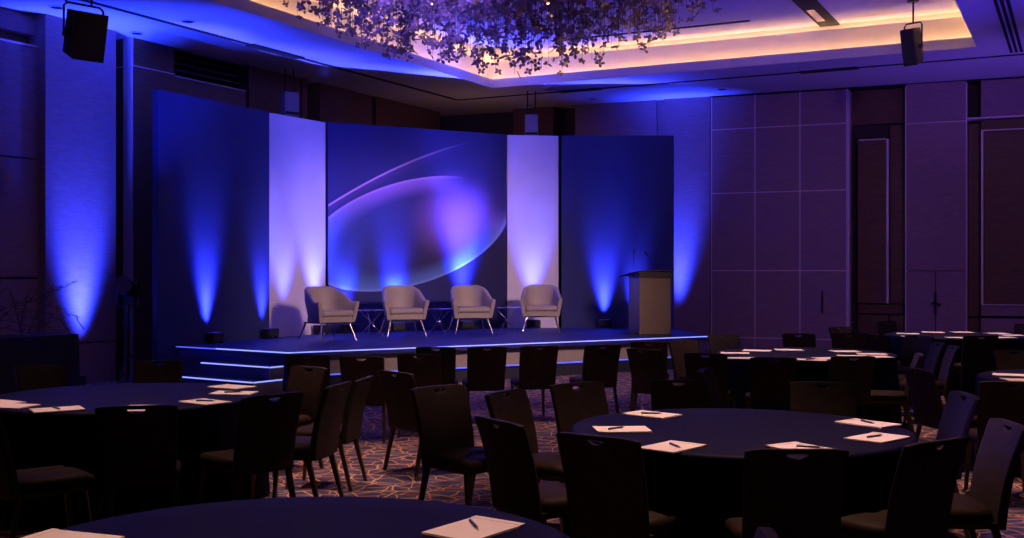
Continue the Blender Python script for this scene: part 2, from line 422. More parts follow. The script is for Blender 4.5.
# ---- ceiling with the recessed cove
Q0 = Vector((-0.39,21.7,0)); Q1 = Vector((7.49,17.73,0))
VC = Vector((-1.70,-3.29,0)).normalized()
Q3 = Q0 + VC*14.5; Q2 = Q1 + VC*14.5
A0 = CORNER - UB*1.5 - UL*1.0 ; A1 = CORNER + UB*20 - UL*1.0; A3 = CORNER - UB*1.5 + UL*34; A2 = CORNER + UB*20 + UL*34
def z_(p, z): return (p.x, p.y, z)
cm = MB()
for a, b_, q, r_ in ((A0,A1,Q1,Q0), (A1,A2,Q2,Q1), (A2,A3,Q3,Q2), (A3,A0,Q0,Q3)):
    vs = [z_(a,H), z_(b_,H), z_(q,H), z_(r_,H)]
    cm.add(vs, [(0,1,2,3)])
ceil_o = structure(cm.build('ceiling', M['ceiling']))
cen = (Q0+Q1+Q2+Q3)/4
def off(qs, d):   # grow the cove rectangle outwards
    out = []
    n = len(qs)
    for i in range(n):
        p, a, b_ = qs[i], qs[i-1], qs[(i+1)%n]
        e1 = (p-a).normalized(); e2 = (b_-p).normalized()
        n1 = Vector((e1.y,-e1.x,0)); n2 = Vector((e2.y,-e2.x,0))
        if n1.dot(p-cen) < 0: n1 = -n1
        if n2.dot(p-cen) < 0: n2 = -n2
        bis = (n1+n2); k = d / (1 + n1.dot(n2))
        out.append(p + bis*k)
    return out
QS = [Q0,Q1,Q2,Q3]
ZL, ZT, ZS, ZU = H+0.17, H+0.06, H+0.50, H+0.68
def ringwall(mb, qs, z0, z1):
    for i in range(4):
        a, b_ = qs[i], qs[(i+1)%4]
        mb.quad(z_(a,z0), z_(b_,z0), z_(b_,z1), z_(a,z1))
def ringflat(mb, qa, qb, z):
    for i in range(4):
        j = (i+1)%4
        mb.quad(z_(qa[i],z), z_(qa[j],z), z_(qb[j],z), z_(qb[i],z))
lip = MB(); q0, q03 = QS, off(QS,0.03)
ringwall(lip, q0, H, ZL); ringwall(lip, q03, H+0.002, ZL); ringflat(lip, q0, q03, ZL)
lip.build('cove_lip', M['ceiling'], ceil_o)
q1, q2 = off(QS,0.24), off(QS,0.40)
q1b = off(QS,0.255)  # upstand added to keep the upper strip's light off the soffit
tr = MB(); ringwall(tr, q1, ZS, ZS+0.065); ringwall(tr, q1b, ZS, ZS+0.065); ringflat(tr, q1, q1b, ZS+0.065); ringflat(tr, q03, q1, ZT); ringwall(tr, q1, ZT, ZS); ringflat(tr, q1, q2, ZS); ringwall(tr, q2, ZS, ZU)
tr.build('cove_band', M['cove'], ceil_o)
up = MB(); up.quad(*[z_(p,ZU) for p in off(QS,0.42)]); up.build('cove_soffit', M['ceiling'], ceil_o)
def ledring(name, d0, d1, z0, z1, m='led_warm'):
    mb = MB(); a, b_ = off(QS,d0), off(QS,d1)
    ringwall(mb, a, z0, z1); ringwall(mb, b_, z0, z1); ringflat(mb, a, b_, z1)
    return mb.build(name, M[m], ceil_o)
ledring('led_strip', 0.10, 0.14, ZT+0.01, ZT+0.04)
ledring('led_strip', 0.34, 0.37, ZS+0.01, ZS+0.025, 'led_warm_slim')

# slot diffuser running around the ceiling, with the wider grille sections
D0 = Vector((-1.145,23.2,0)); DB = Vector((5.09+4.55,-2.77-2.13,0)).normalized(); DL = Vector((-4.55,-8.55,0)).normalized()
def strip_on_ceiling(mb, p, u, w, length, z=H, t=0.012):
    n = Vector((-u.y,u.x,0))
    o = p - n*(w/2); mb.obox((o.x,o.y,z-t), u*length, n*w, (0,0,t))
v = thing('linear_air_diffuser', 'long dark slot air diffuser running around the ceiling outside the cove', 'air diffuser', (D0.x,D0.y,H))
def loc_strip(mb, p, u, w, length, t=0.012):
    n = Vector((-u.y,u.x,0)); o = p - n*(w/2) - D0
    mb.obox((o.x,o.y,-t), u*length, n*w, (0,0,t))
sm = MB(); loc_strip(sm, D0, DB, 0.07, 16); loc_strip(sm, D0, DL, 0.08, 22)
sm.build('slot', M['black_gap'], v)
gm = MB()
nL = Vector((-DL.y, DL.x, 0))
p0 = atd(300, 0); 
for s0, s1, u in ((s_on(D0,DL,300), s_on(D0,DL,250), DL), (s_on(D0,DB,800), s_on(D0,DB,858), DB), (s_on(D0,DB,560), s_on(D0,DB,600), DB)):
    gm = MB()
    n = Vector((-u.y,u.x,0)); loc_strip(gm, D0 + u*min(s0,s1), u, 0.20, abs(s1-s0), 0.02)
    gm.build('grille', M['black_gap'], v)
p = atd(1016.5, 18.1); pz = Vector((p.x,p.y,H))
v = thing('ceiling_air_vent', 'triple slot black air vent in ceiling at the right of the cove', 'air vent', pz)
for k in (-0.075, 0.0, 0.075):
    mb = MB(); n = Vector((-VC.y,VC.x,0)); o = n*k - n*0.02
    mb.obox((o.x,o.y,-0.015), VC*7, n*0.042, (0,0,0.015)); mb.build('slot', M['black_gap'], v)
# recessed downlights
dl_first = None
DLS = [(57,7.0,'recessed downlight in blue lit ceiling left of the hanging left loudspeaker'), (137,33,'recessed downlight in the ceiling between the left loudspeaker and the left wall panels'), (188,21,'recessed downlight in bright blue ceiling above the left backdrop panel'),
       (722,89,'recessed downlight in blue ceiling above the gridded wall panels'), (592,98.5,'recessed downlight in ceiling above the right blue backdrop panel'), (529,105,'recessed downlight in dark ceiling above right white backdrop panel')]
for px, py, lab in DLS:
    q = at(px, py, H)
    if dl_first is None:
        t = thing('recessed_downlight', lab, 'ceiling light', q, 0, 'recessed ceiling downlights')
        MB().lathe([(0.115,0.0),(0.115,-0.012),(0.085,-0.012),(0.085,0.0)], 24).build('trim_ring', M['ceiling'], t, smooth=30)
        MB().lathe([(0.083,-0.004),(0.083,-0.009)], 24).build('lens', M['black_gap'], t)
        dl_first = t
    else: dup(dl_first, q, 0, lab)
# upper soffit details: dark recessed track box, slot line
q = at(830, 25, ZU); 
t = thing('ceiling_track_recess', 'dark recessed lighting slot with reflector in the cove soffit', 'light recess', q)
n = Vector((-VC.y,VC.x,0))
mb = MB(); o = -n*0.17; mb.obox((o.x,o.y,-0.02), VC*5, n*0.34, (0,0,0.02)); mb.build('slot', M['black_gap'], t)
mb = MB(); o = -n*0.11 + VC*0.5; mb.obox((o.x,o.y,-0.03), VC*0.9, n*0.13, (0,0,0.012)); mb.build('reflector', M['chrome'], t)
mb = MB(); w0 = off(QS,-0.55)
a, b_ = w0[0], w0[1]; u = (b_-a).normalized(); strip_on_ceiling(mb, a + u*1.0, u, 0.09, (b_-a).length-4.0, ZU, 0.012)
mb.build('soffit_slot', M['black_gap'], ceil_o)
mb = MB(); a = atd(640, 15.3); strip_on_ceiling(mb, a, u, 0.03, 4, ZU, 0.006); mb.build('soffit_joint', M['black_gap'], ceil_o)

# ------------------------------------------------------------------ stage
SH = 0.55
C0 = Vector((-3.0,14.75,0)); C1 = Vector((3.29,18.45,0)); C2 = Vector((-4.92,16.05,0))
PP = [Vector(p) for p in ((-5.08,15.78,0), (-3.97,18.06,0), (-3.24,19.27,0), (-0.096,21.03,0), (0.925,21.19,0), (3.12,21.19,0))]
PH = 4.25
stage = thing('stage', 'low blue carpeted stage with glowing edge strips in the room corner', 'stage', C0)
def lp(p): q = Vector(p) - C0; return q
back = [p + Vector((0.05,-0.06,0)) for p in PP[1:5]]
poly = [C0, C1, Vector((3.05,20.6,0)), Vector((2.95,21.12,0))] + back[::-1] + [C2 + Vector((0.06,0.05,0))]
pl = [(lp(p).x, lp(p).y) for p in poly]
MB().prism(pl, SH-0.07, SH).build('deck', M['stage_deck'], stage)
ins = []
cc = sum(poly, Vector())/len(poly)
def inset(p, d): 
    e = (cc-p).normalized(); return p + e*d
fr = (C1-C0).normalized(); fn = Vector((fr.y,-fr.x,0))     # out of the front
sd = (C2-C0).normalized(); sn = Vector((-sd.y,sd.x,0))     # out of the left side
if sn.y > 0: sn = -sn
body = [C0 - fn*0.22 - sn*0.07, C1 - fn*0.22 - fr*0.05, Vector((2.98,20.55,0)), Vector((2.9,21.1,0))] + [p + Vector((0.03,-0.08,0)) for p in back[::-1]] + [C2 - sn*0.07]
bl = [(lp(p).x, lp(p).y) for p in body]
MB().prism(bl, 0.0, SH-0.07).build('skirt', M['stage_dark'], stage)
# front fascia board (lower edge carries the second light line)
mb = MB(); o = lp(C0 - fn*0.20 + fr*0.03); mb.obox((o.x,o.y,0.215), fr*((C1-C0).length-0.06), fn*0.025, (0,0,SH-0.07-0.215)); mb.build('front_fascia', M['stage_face'], stage)
mb = MB(); o = lp(C0 - sn*0.06 + sd*0.03); mb.obox((o.x,o.y,0.05), sd*((C2-C0).length-0.08), sn*0.025, (0,0,SH-0.07-0.05)); mb.build('side_fascia', M['riser_blue'], stage)
mb = MB(); o = lp(C0 + fn*0.001); mb.obox((o.x,o.y,SH-0.014), fr*(C1-C0).length, fn*0.012, (0,0,0.014)); mb.build('led_strip', M['led_blue'], stage)
mb = MB(); o = lp(C0 + sn*0.001); mb.obox((o.x,o.y,SH-0.016), sd*1.42, sn*0.012, (0,0,0.016)); mb.build('led_strip', M['led_blue'], stage)
mb = MB(); o = lp(C0 + sn*0.001 + sd*1.43); mb.obox((o.x,o.y,SH-0.018), sd*0.85, sn*0.012, (0,0,0.014)); mb.build('led_strip', M['led_dim'], stage)
mb = MB(); o = lp(C0 - fn*0.20 + fr*0.03); mb.obox((o.x,o.y,0.197), fr*((C1-C0).length-0.06), fn*0.035, (0,0,0.016)); mb.build('led_strip', M['led_dim'], stage)
# steps
steps = thing('stage_steps', 'two blue lit steps leading up the left side of the stage', 'steps', C0)
for k, (ht, dep) in enumerate(((0.37,0.27), (0.19,0.54))):
    s0 = 0.08 + 0.02*k; s1 = 1.42 + 0.06*k
    o = sd*s0 + sn*0.015; d1 = dep
    mb = MB(); mb.obox((o.x,o.y,0.0 if k else 0.19), sd*(s1-s0), sn*(d1-0.015-0.02), (0,0,(ht-0.025) - (0.0 if k else 0.19))); st = mb.build('step', M['riser_blue'], steps)
    mb = MB(); mb.obox((o.x,o.y,ht-0.025), sd*(s1-s0), sn*(d1-0.015), (0,0,0.025)); mb.build('tread', M['stage_deck'], st)
    o2 = sd*(s0-0.012) + sn*0.015
    mb = MB(); mb.obox((o2.x,o2.y,0.005 if k else 0.195), sd*0.012, sn*(d1-0.02), (0,0,ht-0.02-(0.005 if k else 0.195))); mb.build('side_panel', M['stage_face'], st)
    o3 = sd*s0 + sn*d1
    mb = MB(); mb.obox((o3.x,o3.y,ht-0.016), sd*(s1-s0), sn*0.012, (0,0,0.016)); mb.build('led_strip', M['led_blue'], st)
    o4 = sd*(s0-0.012) + sn*0.03
    mb = MB(); mb.obox((o4.x,o4.y,ht-0.016), -sd*0.01, sn*(d1-0.03), (0,0,0.016)); mb.build('led_strip', M['led_blue'], st)

# ------------------------------------------------------------------ backdrop panels
def panel(a, b_, label, face, d_back=0.0, gap=(0.0,0.0)):
    u = (b_-a).normalized(); n = Vector((u.y,-u.x,0))
    if n.y > 0 and abs(u.x) > abs(u.y): n = -n
    if n.dot(Vector((0,0,0))-a) < 0: n = -n
    L = (b_-a).length
    o = a + u*gap[0] - n*d_back
    t = thing('backdrop_panel', label, 'backdrop panel', o, math.atan2(u.y,u.x), 'stage backdrop panels')
    L2 = L - gap[0] - gap[1]
    MB().obox((0,0.006,0), (L2,0,0), (0,0.10,0), (0,0,PH)).build('frame', M['panel_edge'], t)
    MB().obox((0.004,0,0.002), (L2-0.008,0,0), (0,0.006,0), (0,0,PH-0.004)).build('printed_face', face, t)
    return t, o, u, n, L2
Lc = (PP[3]-PP[2]).length
# artwork ellipse in panel metres
def art_pt(px, py):
    a, u = PP[2], (PP[3]-PP[2]).normalized(); s = s_on(a, u, px); d = a.y + u.y*s
    return s, HC - (py-HY)*d/F
ART = (1.60, 2.34, 2.08, 0.945, R(15.6))
M['art'] = art_mat()
P1 = panel(PP[0], PP[1], 'dark blue backdrop panel at the left end of the stage', M['panel_blue'], 0.0, (0.0,0.02))
P2 = panel(PP[1], PP[2], 'lavender white backdrop panel behind the leftmost cream armchair', M['panel_white'], 0.05, (0.03,-0.02))
P3 = panel(PP[2], PP[3], 'central backdrop panel printed with a glowing violet arc', M['art'], 0.0, (0.02,0.01))
P4 = panel(PP[3], PP[4], 'lavender white backdrop panel behind the rightmost cream armchair', M['panel_white'], 0.05, (0.01,0.02))
P5 = panel(PP[4], PP[5], 'dark blue backdrop panel at the right end behind the lectern', M['panel_blue'], 0.0, (0.03,0.0))

# ------------------------------------------------------------------ lights helpers
def spot(name, loc, target, power, col, angle, blend=1.0, size=0.05):
    l = bpy.data.lights.new(name, 'SPOT'); l.energy = power; l.color = col; l.spot_size = R(angle); l.spot_blend = blend; l.shadow_soft_size = size
    o = bpy.data.objects.new(name, l); C.objects.link(o); o.location = loc
    d = Vector(target) - Vector(loc); o.rotation_euler = d.to_track_quat('-Z','Y').to_euler()
    return o
BLUE = (0.014,0.036,1.0); CORE = (0.085,0.100,1.0)
# stage uplights
up_first = None
def uplight(pos, rz, label):
    global up_first
    if up_first is None:
        t = thing('stage_uplight', label, 'stage light', pos, rz, 'uplights along the stage backdrop')
        mb = MB(); mb.box((0,0,0.095), (0.24,0.17,0.13)); mb.build('body', M['black_cab'], t, bevel=0.012)
        for sx in (-1,1):
            mb = MB(); mb.box((sx*0.128,0,0.075), (0.010,0.05,0.15)); mb.build('bracket', M['black_metal'], t)
        for sx in (-1,1):
            for sy in (-1,1):
                mb = MB(); mb.box((sx*0.09,sy*0.06,0.015), (0.03,0.03,0.03)); mb.build('foot', M['black_metal'], t)
        mb = MB()
        for i in range(4):
            for j in range(3): mb.lathe([(0.019,0.16),(0.017,0.163)], 12, (-0.075+0.05*i, -0.045+0.045*j, 0))
        mb.build('lens', M['lens'], t)
        up_first = t; return t
    return dup(up_first, pos, rz, label)
def wash(P, px, label, power, offd=0.12, ang=34, tilt=2.5, tilt2=8, col=BLUE, zh=0.19, show=True):
    t_, o, u, n, L = P
    s = s_on(o, u, px); base = o + u*s
    box = base + n*0.17
    if show: uplight((box.x,box.y,SH), math.atan2(u.y,u.x), label)
    pos = base + n*offd
    tgt = pos + Vector((0,0,1)) - n*math.tan(R(tilt))
    z0 = SH + zh
    spot('wash lamp', (pos.x,pos.y,z0), (tgt.x, tgt.y, z0+1), power*K_UP*0.45, col, 50, size=0.09)
    tg2 = pos + Vector((0,0,1)) - n*math.tan(R(tilt2))
    return spot('wash lamp', (pos.x,pos.y,z0), (tg2.x, tg2.y, z0+1), power*K_UP*1.0, CORE, ang, size=0.08)
K_UP = 6.0
wash(P1, 206, 'black stage uplight on the stage at the left blue panel, nearest the steps', 340)
wash(P1, 262, 'black stage uplight where the left blue panel meets the white panel', 170)
wash(P2, 283, '', 90, offd=0.26, ang=40, tilt2=7, show=False)
wash(P2, 314, 'black stage uplight on the floor behind the leftmost cream armchair', 160, offd=0.26, ang=40, tilt2=7)
wash(P3, 345, 'black stage uplight beside the left end of the central backdrop panel', 90)
wash(P3, 394, 'black stage uplight hidden behind the second armchair from the left', 250)
wash(P3, 462, 'black stage uplight behind the third armchair from the left', 800, offd=0.24, tilt2=6)
wash(P4, 532, 'black stage uplight on the floor behind the rightmost cream armchair', 125, offd=0.27, ang=40, tilt2=7)
wash(P5, 604, 'black stage uplight in front of the right blue panel', 330)
wash(P5, 634, '', 130, show=False)
# pilaster on the left wall, pilaster right of the stage
def wallwash(O, u, n, s, offd, z0, power, ang, lean, zt=5.0, show=None):
    b0 = O + u*s; pos = b0 + n*offd; tg = b0 + n*lean
    if show:
        pos2 = pos if n is NB else b0 + n*offd + u*0.30
        dup(up_first, (pos2.x,pos2.y,0), math.atan2(u.y,u.x), show)
    spot('wall wash lamp', (pos.x,pos.y,z0), (tg.x,tg.y,zt), power*0.55, (0.014,0.040,1.0), ang, size=0.10)
    t2 = pos + Vector((0,0,1)) - n*math.tan(R(6))
    return spot('wall wash lamp', (pos.x,pos.y,z0), (t2.x,t2.y,z0+1), power*0.55, (0.05,0.075,1.0), ang*0.72, size=0.10)
wallwash(CORNER + NL*0.10, UL, NL, sl(80,0.1), 0.26, 0.30, 5200, 48, 0.0, show='black uplight on the floor washing the left pilaster, behind the draped buffet')
wallwash(CORNER + NB*0.02, UB, NB, sb(679,0.02), 0.28, 0.45, 4600, 40, 0.0, show='black uplight on the floor right of the stage, washing the back wall')

# ------------------------------------------------------------------ armchairs on the stage
def armchair(label):
    t = thing('cream_armchair', label, 'armchair', group='cream armchairs on the stage')
    us = [i/36.0 for i in range(37)]
    path = []
    W2, FR, BK = 0.385, 0.34, -0.32
    def plan(a):     # a 0..1 from right front, round the back, to left front
        s = a*3.0
        WB = 0.325
        if a < 0.28:
            k = a/0.28; return Vector((W2 - k*(W2-WB) + 0.012*math.sin(k*PI), FR - k*(FR+0.02)))
        if a > 0.72:
            k = (1-a)/0.28; return Vector((-(W2 - k*(W2-WB)) - 0.012*math.sin(k*PI), FR - k*(FR+0.02)))
        ph = (a-0.28)/0.44*PI
        c, s_ = math.cos(ph), math.sin(ph)
        e = 0.86
        return Vector((WB*math.copysign(abs(c)**e, c), -0.02 + (BK+0.02)*abs(s_)**e))
    def height(a):
        k = abs(a-0.5)*2          # 0 back centre .. 1 arm front
        def ss(x): x = max(0,min(1,x)); return x*x*(3-2*x)
        x = max(0.0, min(1.0, (k-0.17)/0.60)); return 0.845 - 0.235*(0.65*x + 0.35*ss(x))
    prof = []
    vs = []; fs = []
    for a in us:
        p = plan(a)
        k = abs(a-0.5)*2
        h = height(a)
        th = 0.075 - 0.012*k
        q = plan(min(1,a+0.01)); r_ = plan(max(0,a-0.01)); tg = (q-r_).normalized(); nn = Vector((-tg.y,tg.x))
        if nn.dot(p) < 0: nn = -nn
        lean = 0.030*max(0,1-k*1.2)      # the back leans outwards at the top
        def P_(d, z):
            f = (z-0.28)/0.57
            sc = 0.84 + 0.16*min(1, max(0,f)*1.65)
            return Vector((p.x*sc - nn.x*d + nn.x*lean*f, p.y*sc - nn.y*d + nn.y*lean*f, z))
        loop = [P_(0.012,0.285), P_(0,0.30), P_(0,0.42), P_(0,(h+0.42)/2), P_(0,h-0.03), P_(0.014,h-0.006), P_(th*0.5,h), P_(th-0.014,h-0.006), P_(th,h-0.03), P_(th,(h+0.42)/2), P_(th,0.42), P_(th,0.30), P_(th-0.012,0.285)]
        vs += loop
    m = 13; n = len(us)
    for i in range(n-1):
        for k in range(m):
            fs.append((i*m+k, i*m+(k+1)%m, (i+1)*m+(k+1)%m, (i+1)*m+k))
    fs.append(tuple(range(m-1,-1,-1))); fs.append(tuple(range((n-1)*m, n*m)))
    MB().add(vs, fs).build('shell', M['armchair'], t, smooth=55)
    # seat base apron and cushion
    def rbox(cx, cy, sx, sy, z0, z1, r=0.06, back_r=0.2):
        pts = []
        for (qx,qy,rr,a0) in ((1,1,r,0),(-1,1,r,90),(-1,-1,back_r,180),(1,-1,back_r,270)):
            for k in range(6):
                ph = R(a0 + 90*k/5); pts.append((cx+qx*(sx/2-rr)+rr*math.cos(ph), cy+qy*(sy/2-rr)+rr*math.sin(ph)))
        return MB().prism(pts, z0, z1)
    rbox(0, 0.02, 0.585, 0.56, 0.285, 0.375, 0.05).build('seat_base', M['armchair'], t, bevel=0.012, smooth=40)
    rbox(0, 0.035, 0.57, 0.585, 0.38, 0.475, 0.05).build('seat_cushion', M['armchair'], t, bevel=0.028, smooth=60)
    for sx in (-1,1):
        for sy in (-1,1):
            mb = MB(); mb.tube([(sx*0.25, sy*0.23-0.0, 0.288), (sx*0.33, sy*0.32, 0.0)], 0.017, 10, 0.010); mb.build('leg', M['chrome'], t, smooth=50)
    mb = MB(); mb.box((0,0,0.278),(0.56,0.50,0.014)); mb.build('under_frame', M['black_metal'], t)
    return t
ac_pos = [(327.5, 17.35, 138, 'leftmost cream tub armchair on the stage, turned towards the right'),
          (402.5, 18.45, 161, 'cream tub armchair on the stage, second from the left'),
          (470, 19.05, 165, 'cream tub armchair on the stage, third from the left'),
          (541, 19.75, 181, 'rightmost cream tub armchair, facing straight out in front of white panel')]
ac = None
for px, d, th, lab in ac_pos:
    p = atd(px, d, SH)
    if ac is None:
        ac = armchair(lab); ac.location = p; ac.rotation_euler = (0,0,-R(th))
    else: dup(ac, p, -R(th), lab)
# side tables
stt = None
for px, d, lab in ((371.5, 18.4, 'small wire legged side table between the first and second armchairs'), (439, 19.05, 'small wire legged side table between the second and third armchairs'), (507, 19.75, 'small wire legged side table between the third and rightmost armchairs')):
    p = atd(px, d, SH)
    if stt is None:
        t = thing('side_table', lab, 'side table', p, 0.2, 'side tables between the armchairs'); stt = t
        MB().lathe([(0.225,0.425),(0.235,0.430),(0.235,0.440),(0.228,0.445)], 40).build('table_top', M['glass_top'], t, smooth=40)
        MB().lathe([(0.236,0.424),(0.243,0.430),(0.243,0.441),(0.236,0.446)], 40).build('rim', M['chrome'], t, smooth=40)
        for k in range(4):
            a = k*PI/2 + 0.3; b_ = a + PI*0.80
            mb = MB(); mb.tube([(0.20*math.cos(a),0.20*math.sin(a),0.425), (0.022*math.cos((a+b_)/2),0.022*math.sin((a+b_)/2),0.215), (0.22*math.cos(b_),0.22*math.sin(b_),0.0)], 0.005, 8); mb.build('leg', M['chrome'], t, smooth=60)
        mb = MB(); mb.tube([(0.045*math.cos(k*PI/8),0.045*math.sin(k*PI/8),0.215) for k in range(17)], 0.006, 6); mb.build('ring', M['chrome'], t, smooth=60)
    else: dup(stt, p, 0.2+px, lab)

# ------------------------------------------------------------------ lectern
lp0 = Vector((2.16,18.6,SH)); lrot = R(12)
t = thing('lectern', 'tan fronted lectern with dark sides standing at the right end of the stage', 'lectern', lp0, lrot)
MB().obox((0.0,0.02,0.03), (0.55,0,0), (0,0.58,0), (0,0,0.935)).build('body', M['lectern_side'], t, bevel=0.004)
MB().obox((-0.005,0.0,0.02), (0.56,0,0), (0,0.019,0), (0,0,0.95)).build('front_panel', M['lectern_face'], t, bevel=0.003)
MB().obox((-0.02,-0.015,0.0), (0.57,0,0), (0,0.62,0), (0,0,0.02)).build('plinth', M['black_metal'], t)
MB().obox((-0.13,0.10,0.0), (0.10,0,0), (0,0.42,0), (0,0,0.018)).build('foot_plate', M['black_metal'], t)
MB().obox((-0.02,-0.02,0.972), (0.59,0,0), (0,0.575,0), (0,0,0.10)).build('collar', M['black_cab'], t, bevel=0.004)
sl_ = MB()
sl_.add([(-0.06,-0.045,1.075),(0.60,-0.045,1.095),(0.60,0.66,1.06),(-0.15,0.66,0.985),(-0.06,-0.045,1.098),(0.60,-0.045,1.118),(0.60,0.66,1.083),(-0.15,0.66,1.008)], [(0,3,2,1),(4,5,6,7),(0,1,5,4),(1,2,6,5),(2,3,7,6),(3,0,4,7)])
sl_.build('reading_top', M['black_cab'], t, bevel=0.004)
def mic(pts):
    mb = MB(); mb.tube(pts, 0.006, 8); o = mb.build('gooseneck_microphone', M['black_metal'], t, smooth=60)
    a, b_ = Vector(pts[-2]), Vector(pts[-1]); dirv = (b_-a).normalized()
    mb = MB(); mb.tube([b_-dirv*0.01, b_+dirv*0.01, b_+dirv*0.05, b_+dirv*0.065], 0.014, 10); mb.build('capsule', M['grille'], o, smooth=60)
mic([(-0.01,0.28,1.06),(-0.012,0.28,1.2),(-0.02,0.27,1.34),(-0.02,0.25,1.40)])
mic([(0.42,0.28,1.08),(0.41,0.28,1.14),(0.36,0.26,1.24),(0.28,0.23,1.32),(0.20,0.20,1.375)])

# ------------------------------------------------------------------ loudspeakers
def speaker(label, loc, rz, w, d, h, pitch, rod_top, rods):
    t = thing('hanging_loudspeaker', label, 'loudspeaker', loc, rz)
    m = Matrix.Rotation(pitch, 4, 'X')
    def tr(p): return m @ Vector(p)
    # front faces local -Y
    front = [(-w/2,-d/2),(w/2,-d/2),(w*0.44,d/2),(-w*0.44,d/2)]
    vs = [tr((x,y,-h/2 + (0.10*h if y > 0 else 0))) for x,y in front] + [tr((x,y,h/2)) for x,y in front]
    MB().add(vs, [(0,3,2,1),(4,5,6,7),(0,1,5,4),(1,2,6,5),(2,3,7,6),(3,0,4,7)]).build('cabinet', M['black_cab'], t, bevel=0.012)
    g = [tr((-w*0.46,-d/2-0.004,-h*0.46)), tr((w*0.46,-d/2-0.004,-h*0.46)), tr((w*0.46,-d/2-0.004,h*0.46)), tr((-w*0.46,-d/2-0.004,h*0.46))]
    off_ = tr((0,-0.012,0))
    MB().add(g + [p+off_ for p in g], [(0,1,2,3),(7,6,5,4),(0,4,5,1),(1,5,6,2),(2,6,7,3),(3,7,4,0)]).build('grille', M['grille'], t)
    mb = MB()
    mb.add([tr((x,-d/2-0.020,z)) for x,z in ((-0.035,-h*0.40),(0.035,-h*0.40),(0.035,-h*0.385),(-0.035,-h*0.385))], [(0,1,2,3)])
    mb.build('badge', M['chrome'], t)
    mb = MB()
    mb.tube([(-w*0.62,0.02,0.0),(-w*0.62,0.02,h/2+0.05),(-w*0.50,0.02,h/2+0.09),(w*0.50,0.02,h/2+0.09),(w*0.62,0.02,h/2+0.05),(w*0.62,0.02,0.0)], 0.014, 8)
    for sx in (-1,1):
        mb.tube([(sx*w*0.64,0.02,0.0),(sx*w*0.40,0.02,0.0)], 0.035, 12)
    mb.build('yoke', M['black_metal'], t, smooth=50)
    for rx in rods:
        mb = MB(); mb.tube([(rx,0.02,h/2+0.09),(rx,0.02,rod_top-loc[2])], 0.016, 8); o = mb.build('rod', M['black_metal'], t, smooth=50)
    mb = MB(); mb.lathe([(0.09,rod_top-loc[2]-0.02),(0.09,rod_top-loc[2])], 16, (rods[0],0.02,0)); mb.build('ceiling_plate', M['black_metal'], t)
    return t
p = atd(84.5, 13.4); speaker('large black loudspeaker hanging from the ceiling in front of left pilaster', (p.x,p.y,HC+(HY-36)*13.4/F), R(47), 0.40, 0.34, 0.58, R(14), H, (-0.22, 0.10))
p = atd(912.5, 17.45); speaker('small black loudspeaker hanging at the right end of the lit cove', (p.x,p.y,HC+(HY-47)*17.45/F), R(-50), 0.24, 0.24, 0.58, R(12), ZU, (0.0,))
# pale cabinets hanging above the white panels, behind the backdrop
def pale(label, px, py0, py1, wpx, d, rz):
    z0, z1 = HC+(HY-py1)*d/F, HC+(HY-py0)*d/F; w = wpx*d/F
    p = atd(px, d, z0)
    t = thing('pale_loudspeaker', label, 'loudspeaker', p, rz)
    MB().box((0,0.1,(z1-z0)/2), (w,0.2,z1-z0)).build('cabinet', M['white_box'], t, bevel=0.01)
    MB().box((0,-0.004,(z1-z0)*0.56), (w*0.94,0.01,(z1-z0)*0.82)).build('grille', M['white_box'], t)
    MB().box((0,-0.006,0.05), (w*0.92,0.02,0.05)).build('lower_bracket', M['black_metal'], t)
    for sx in (-0.3,0.3):
        mb = MB(); mb.tube([(sx*w,0.1,z1-z0),(sx*w,0.1,H-z0)], 0.014, 8); mb.build('rod', M['black_metal'], t)
    return t
pale('pale hanging loudspeaker above the left white backdrop panel', 292, 92, 116, 16, 19.6, R(40))
pale('pale hanging loudspeaker above the right white backdrop panel', 531.5, 114.5, 136, 13, 22.0, R(0))

# fixture on a stand in the dark gap left of the backdrop
p = atd(128, 16.2); 
t = thing('stage_spotlight_stand', 'black spotlight on a stand in the dark gap left of the backdrop', 'stage light', p)
mb = MB(); mb.tube([(0,0,0.02),(0,0,1.15)], 0.022, 10); mb.build('pole', M['black_metal'], t, smooth=50)
for k in range(3):
    a = k*2*PI/3+0.4; mb = MB(); mb.tube([(0,0,0.45),(0.30*math.cos(a),0.30*math.sin(a),0.012)], 0.012, 8); mb.build('leg', M['black_metal'], t, smooth=50)
mb = MB(); mb.tube([(-0.14,0,1.55),(-0.16,0,1.50),(-0.16,0,1.18),(-0.12,0,1.13),(0.12,0,1.13),(0.16,0,1.18),(0.16,0,1.50),(0.14,0,1.55)], 0.014, 8); mb.build('yoke', M['black_metal'], t, smooth=50)
mb = MB(); mb.tube([(0,0.17,1.36),(0,0.10,1.37),(0,-0.10,1.41),(0,-0.20,1.44)], 0.11, 20, 0.13); mb.build('lamp_head', M['black_cab'], t, smooth=50)

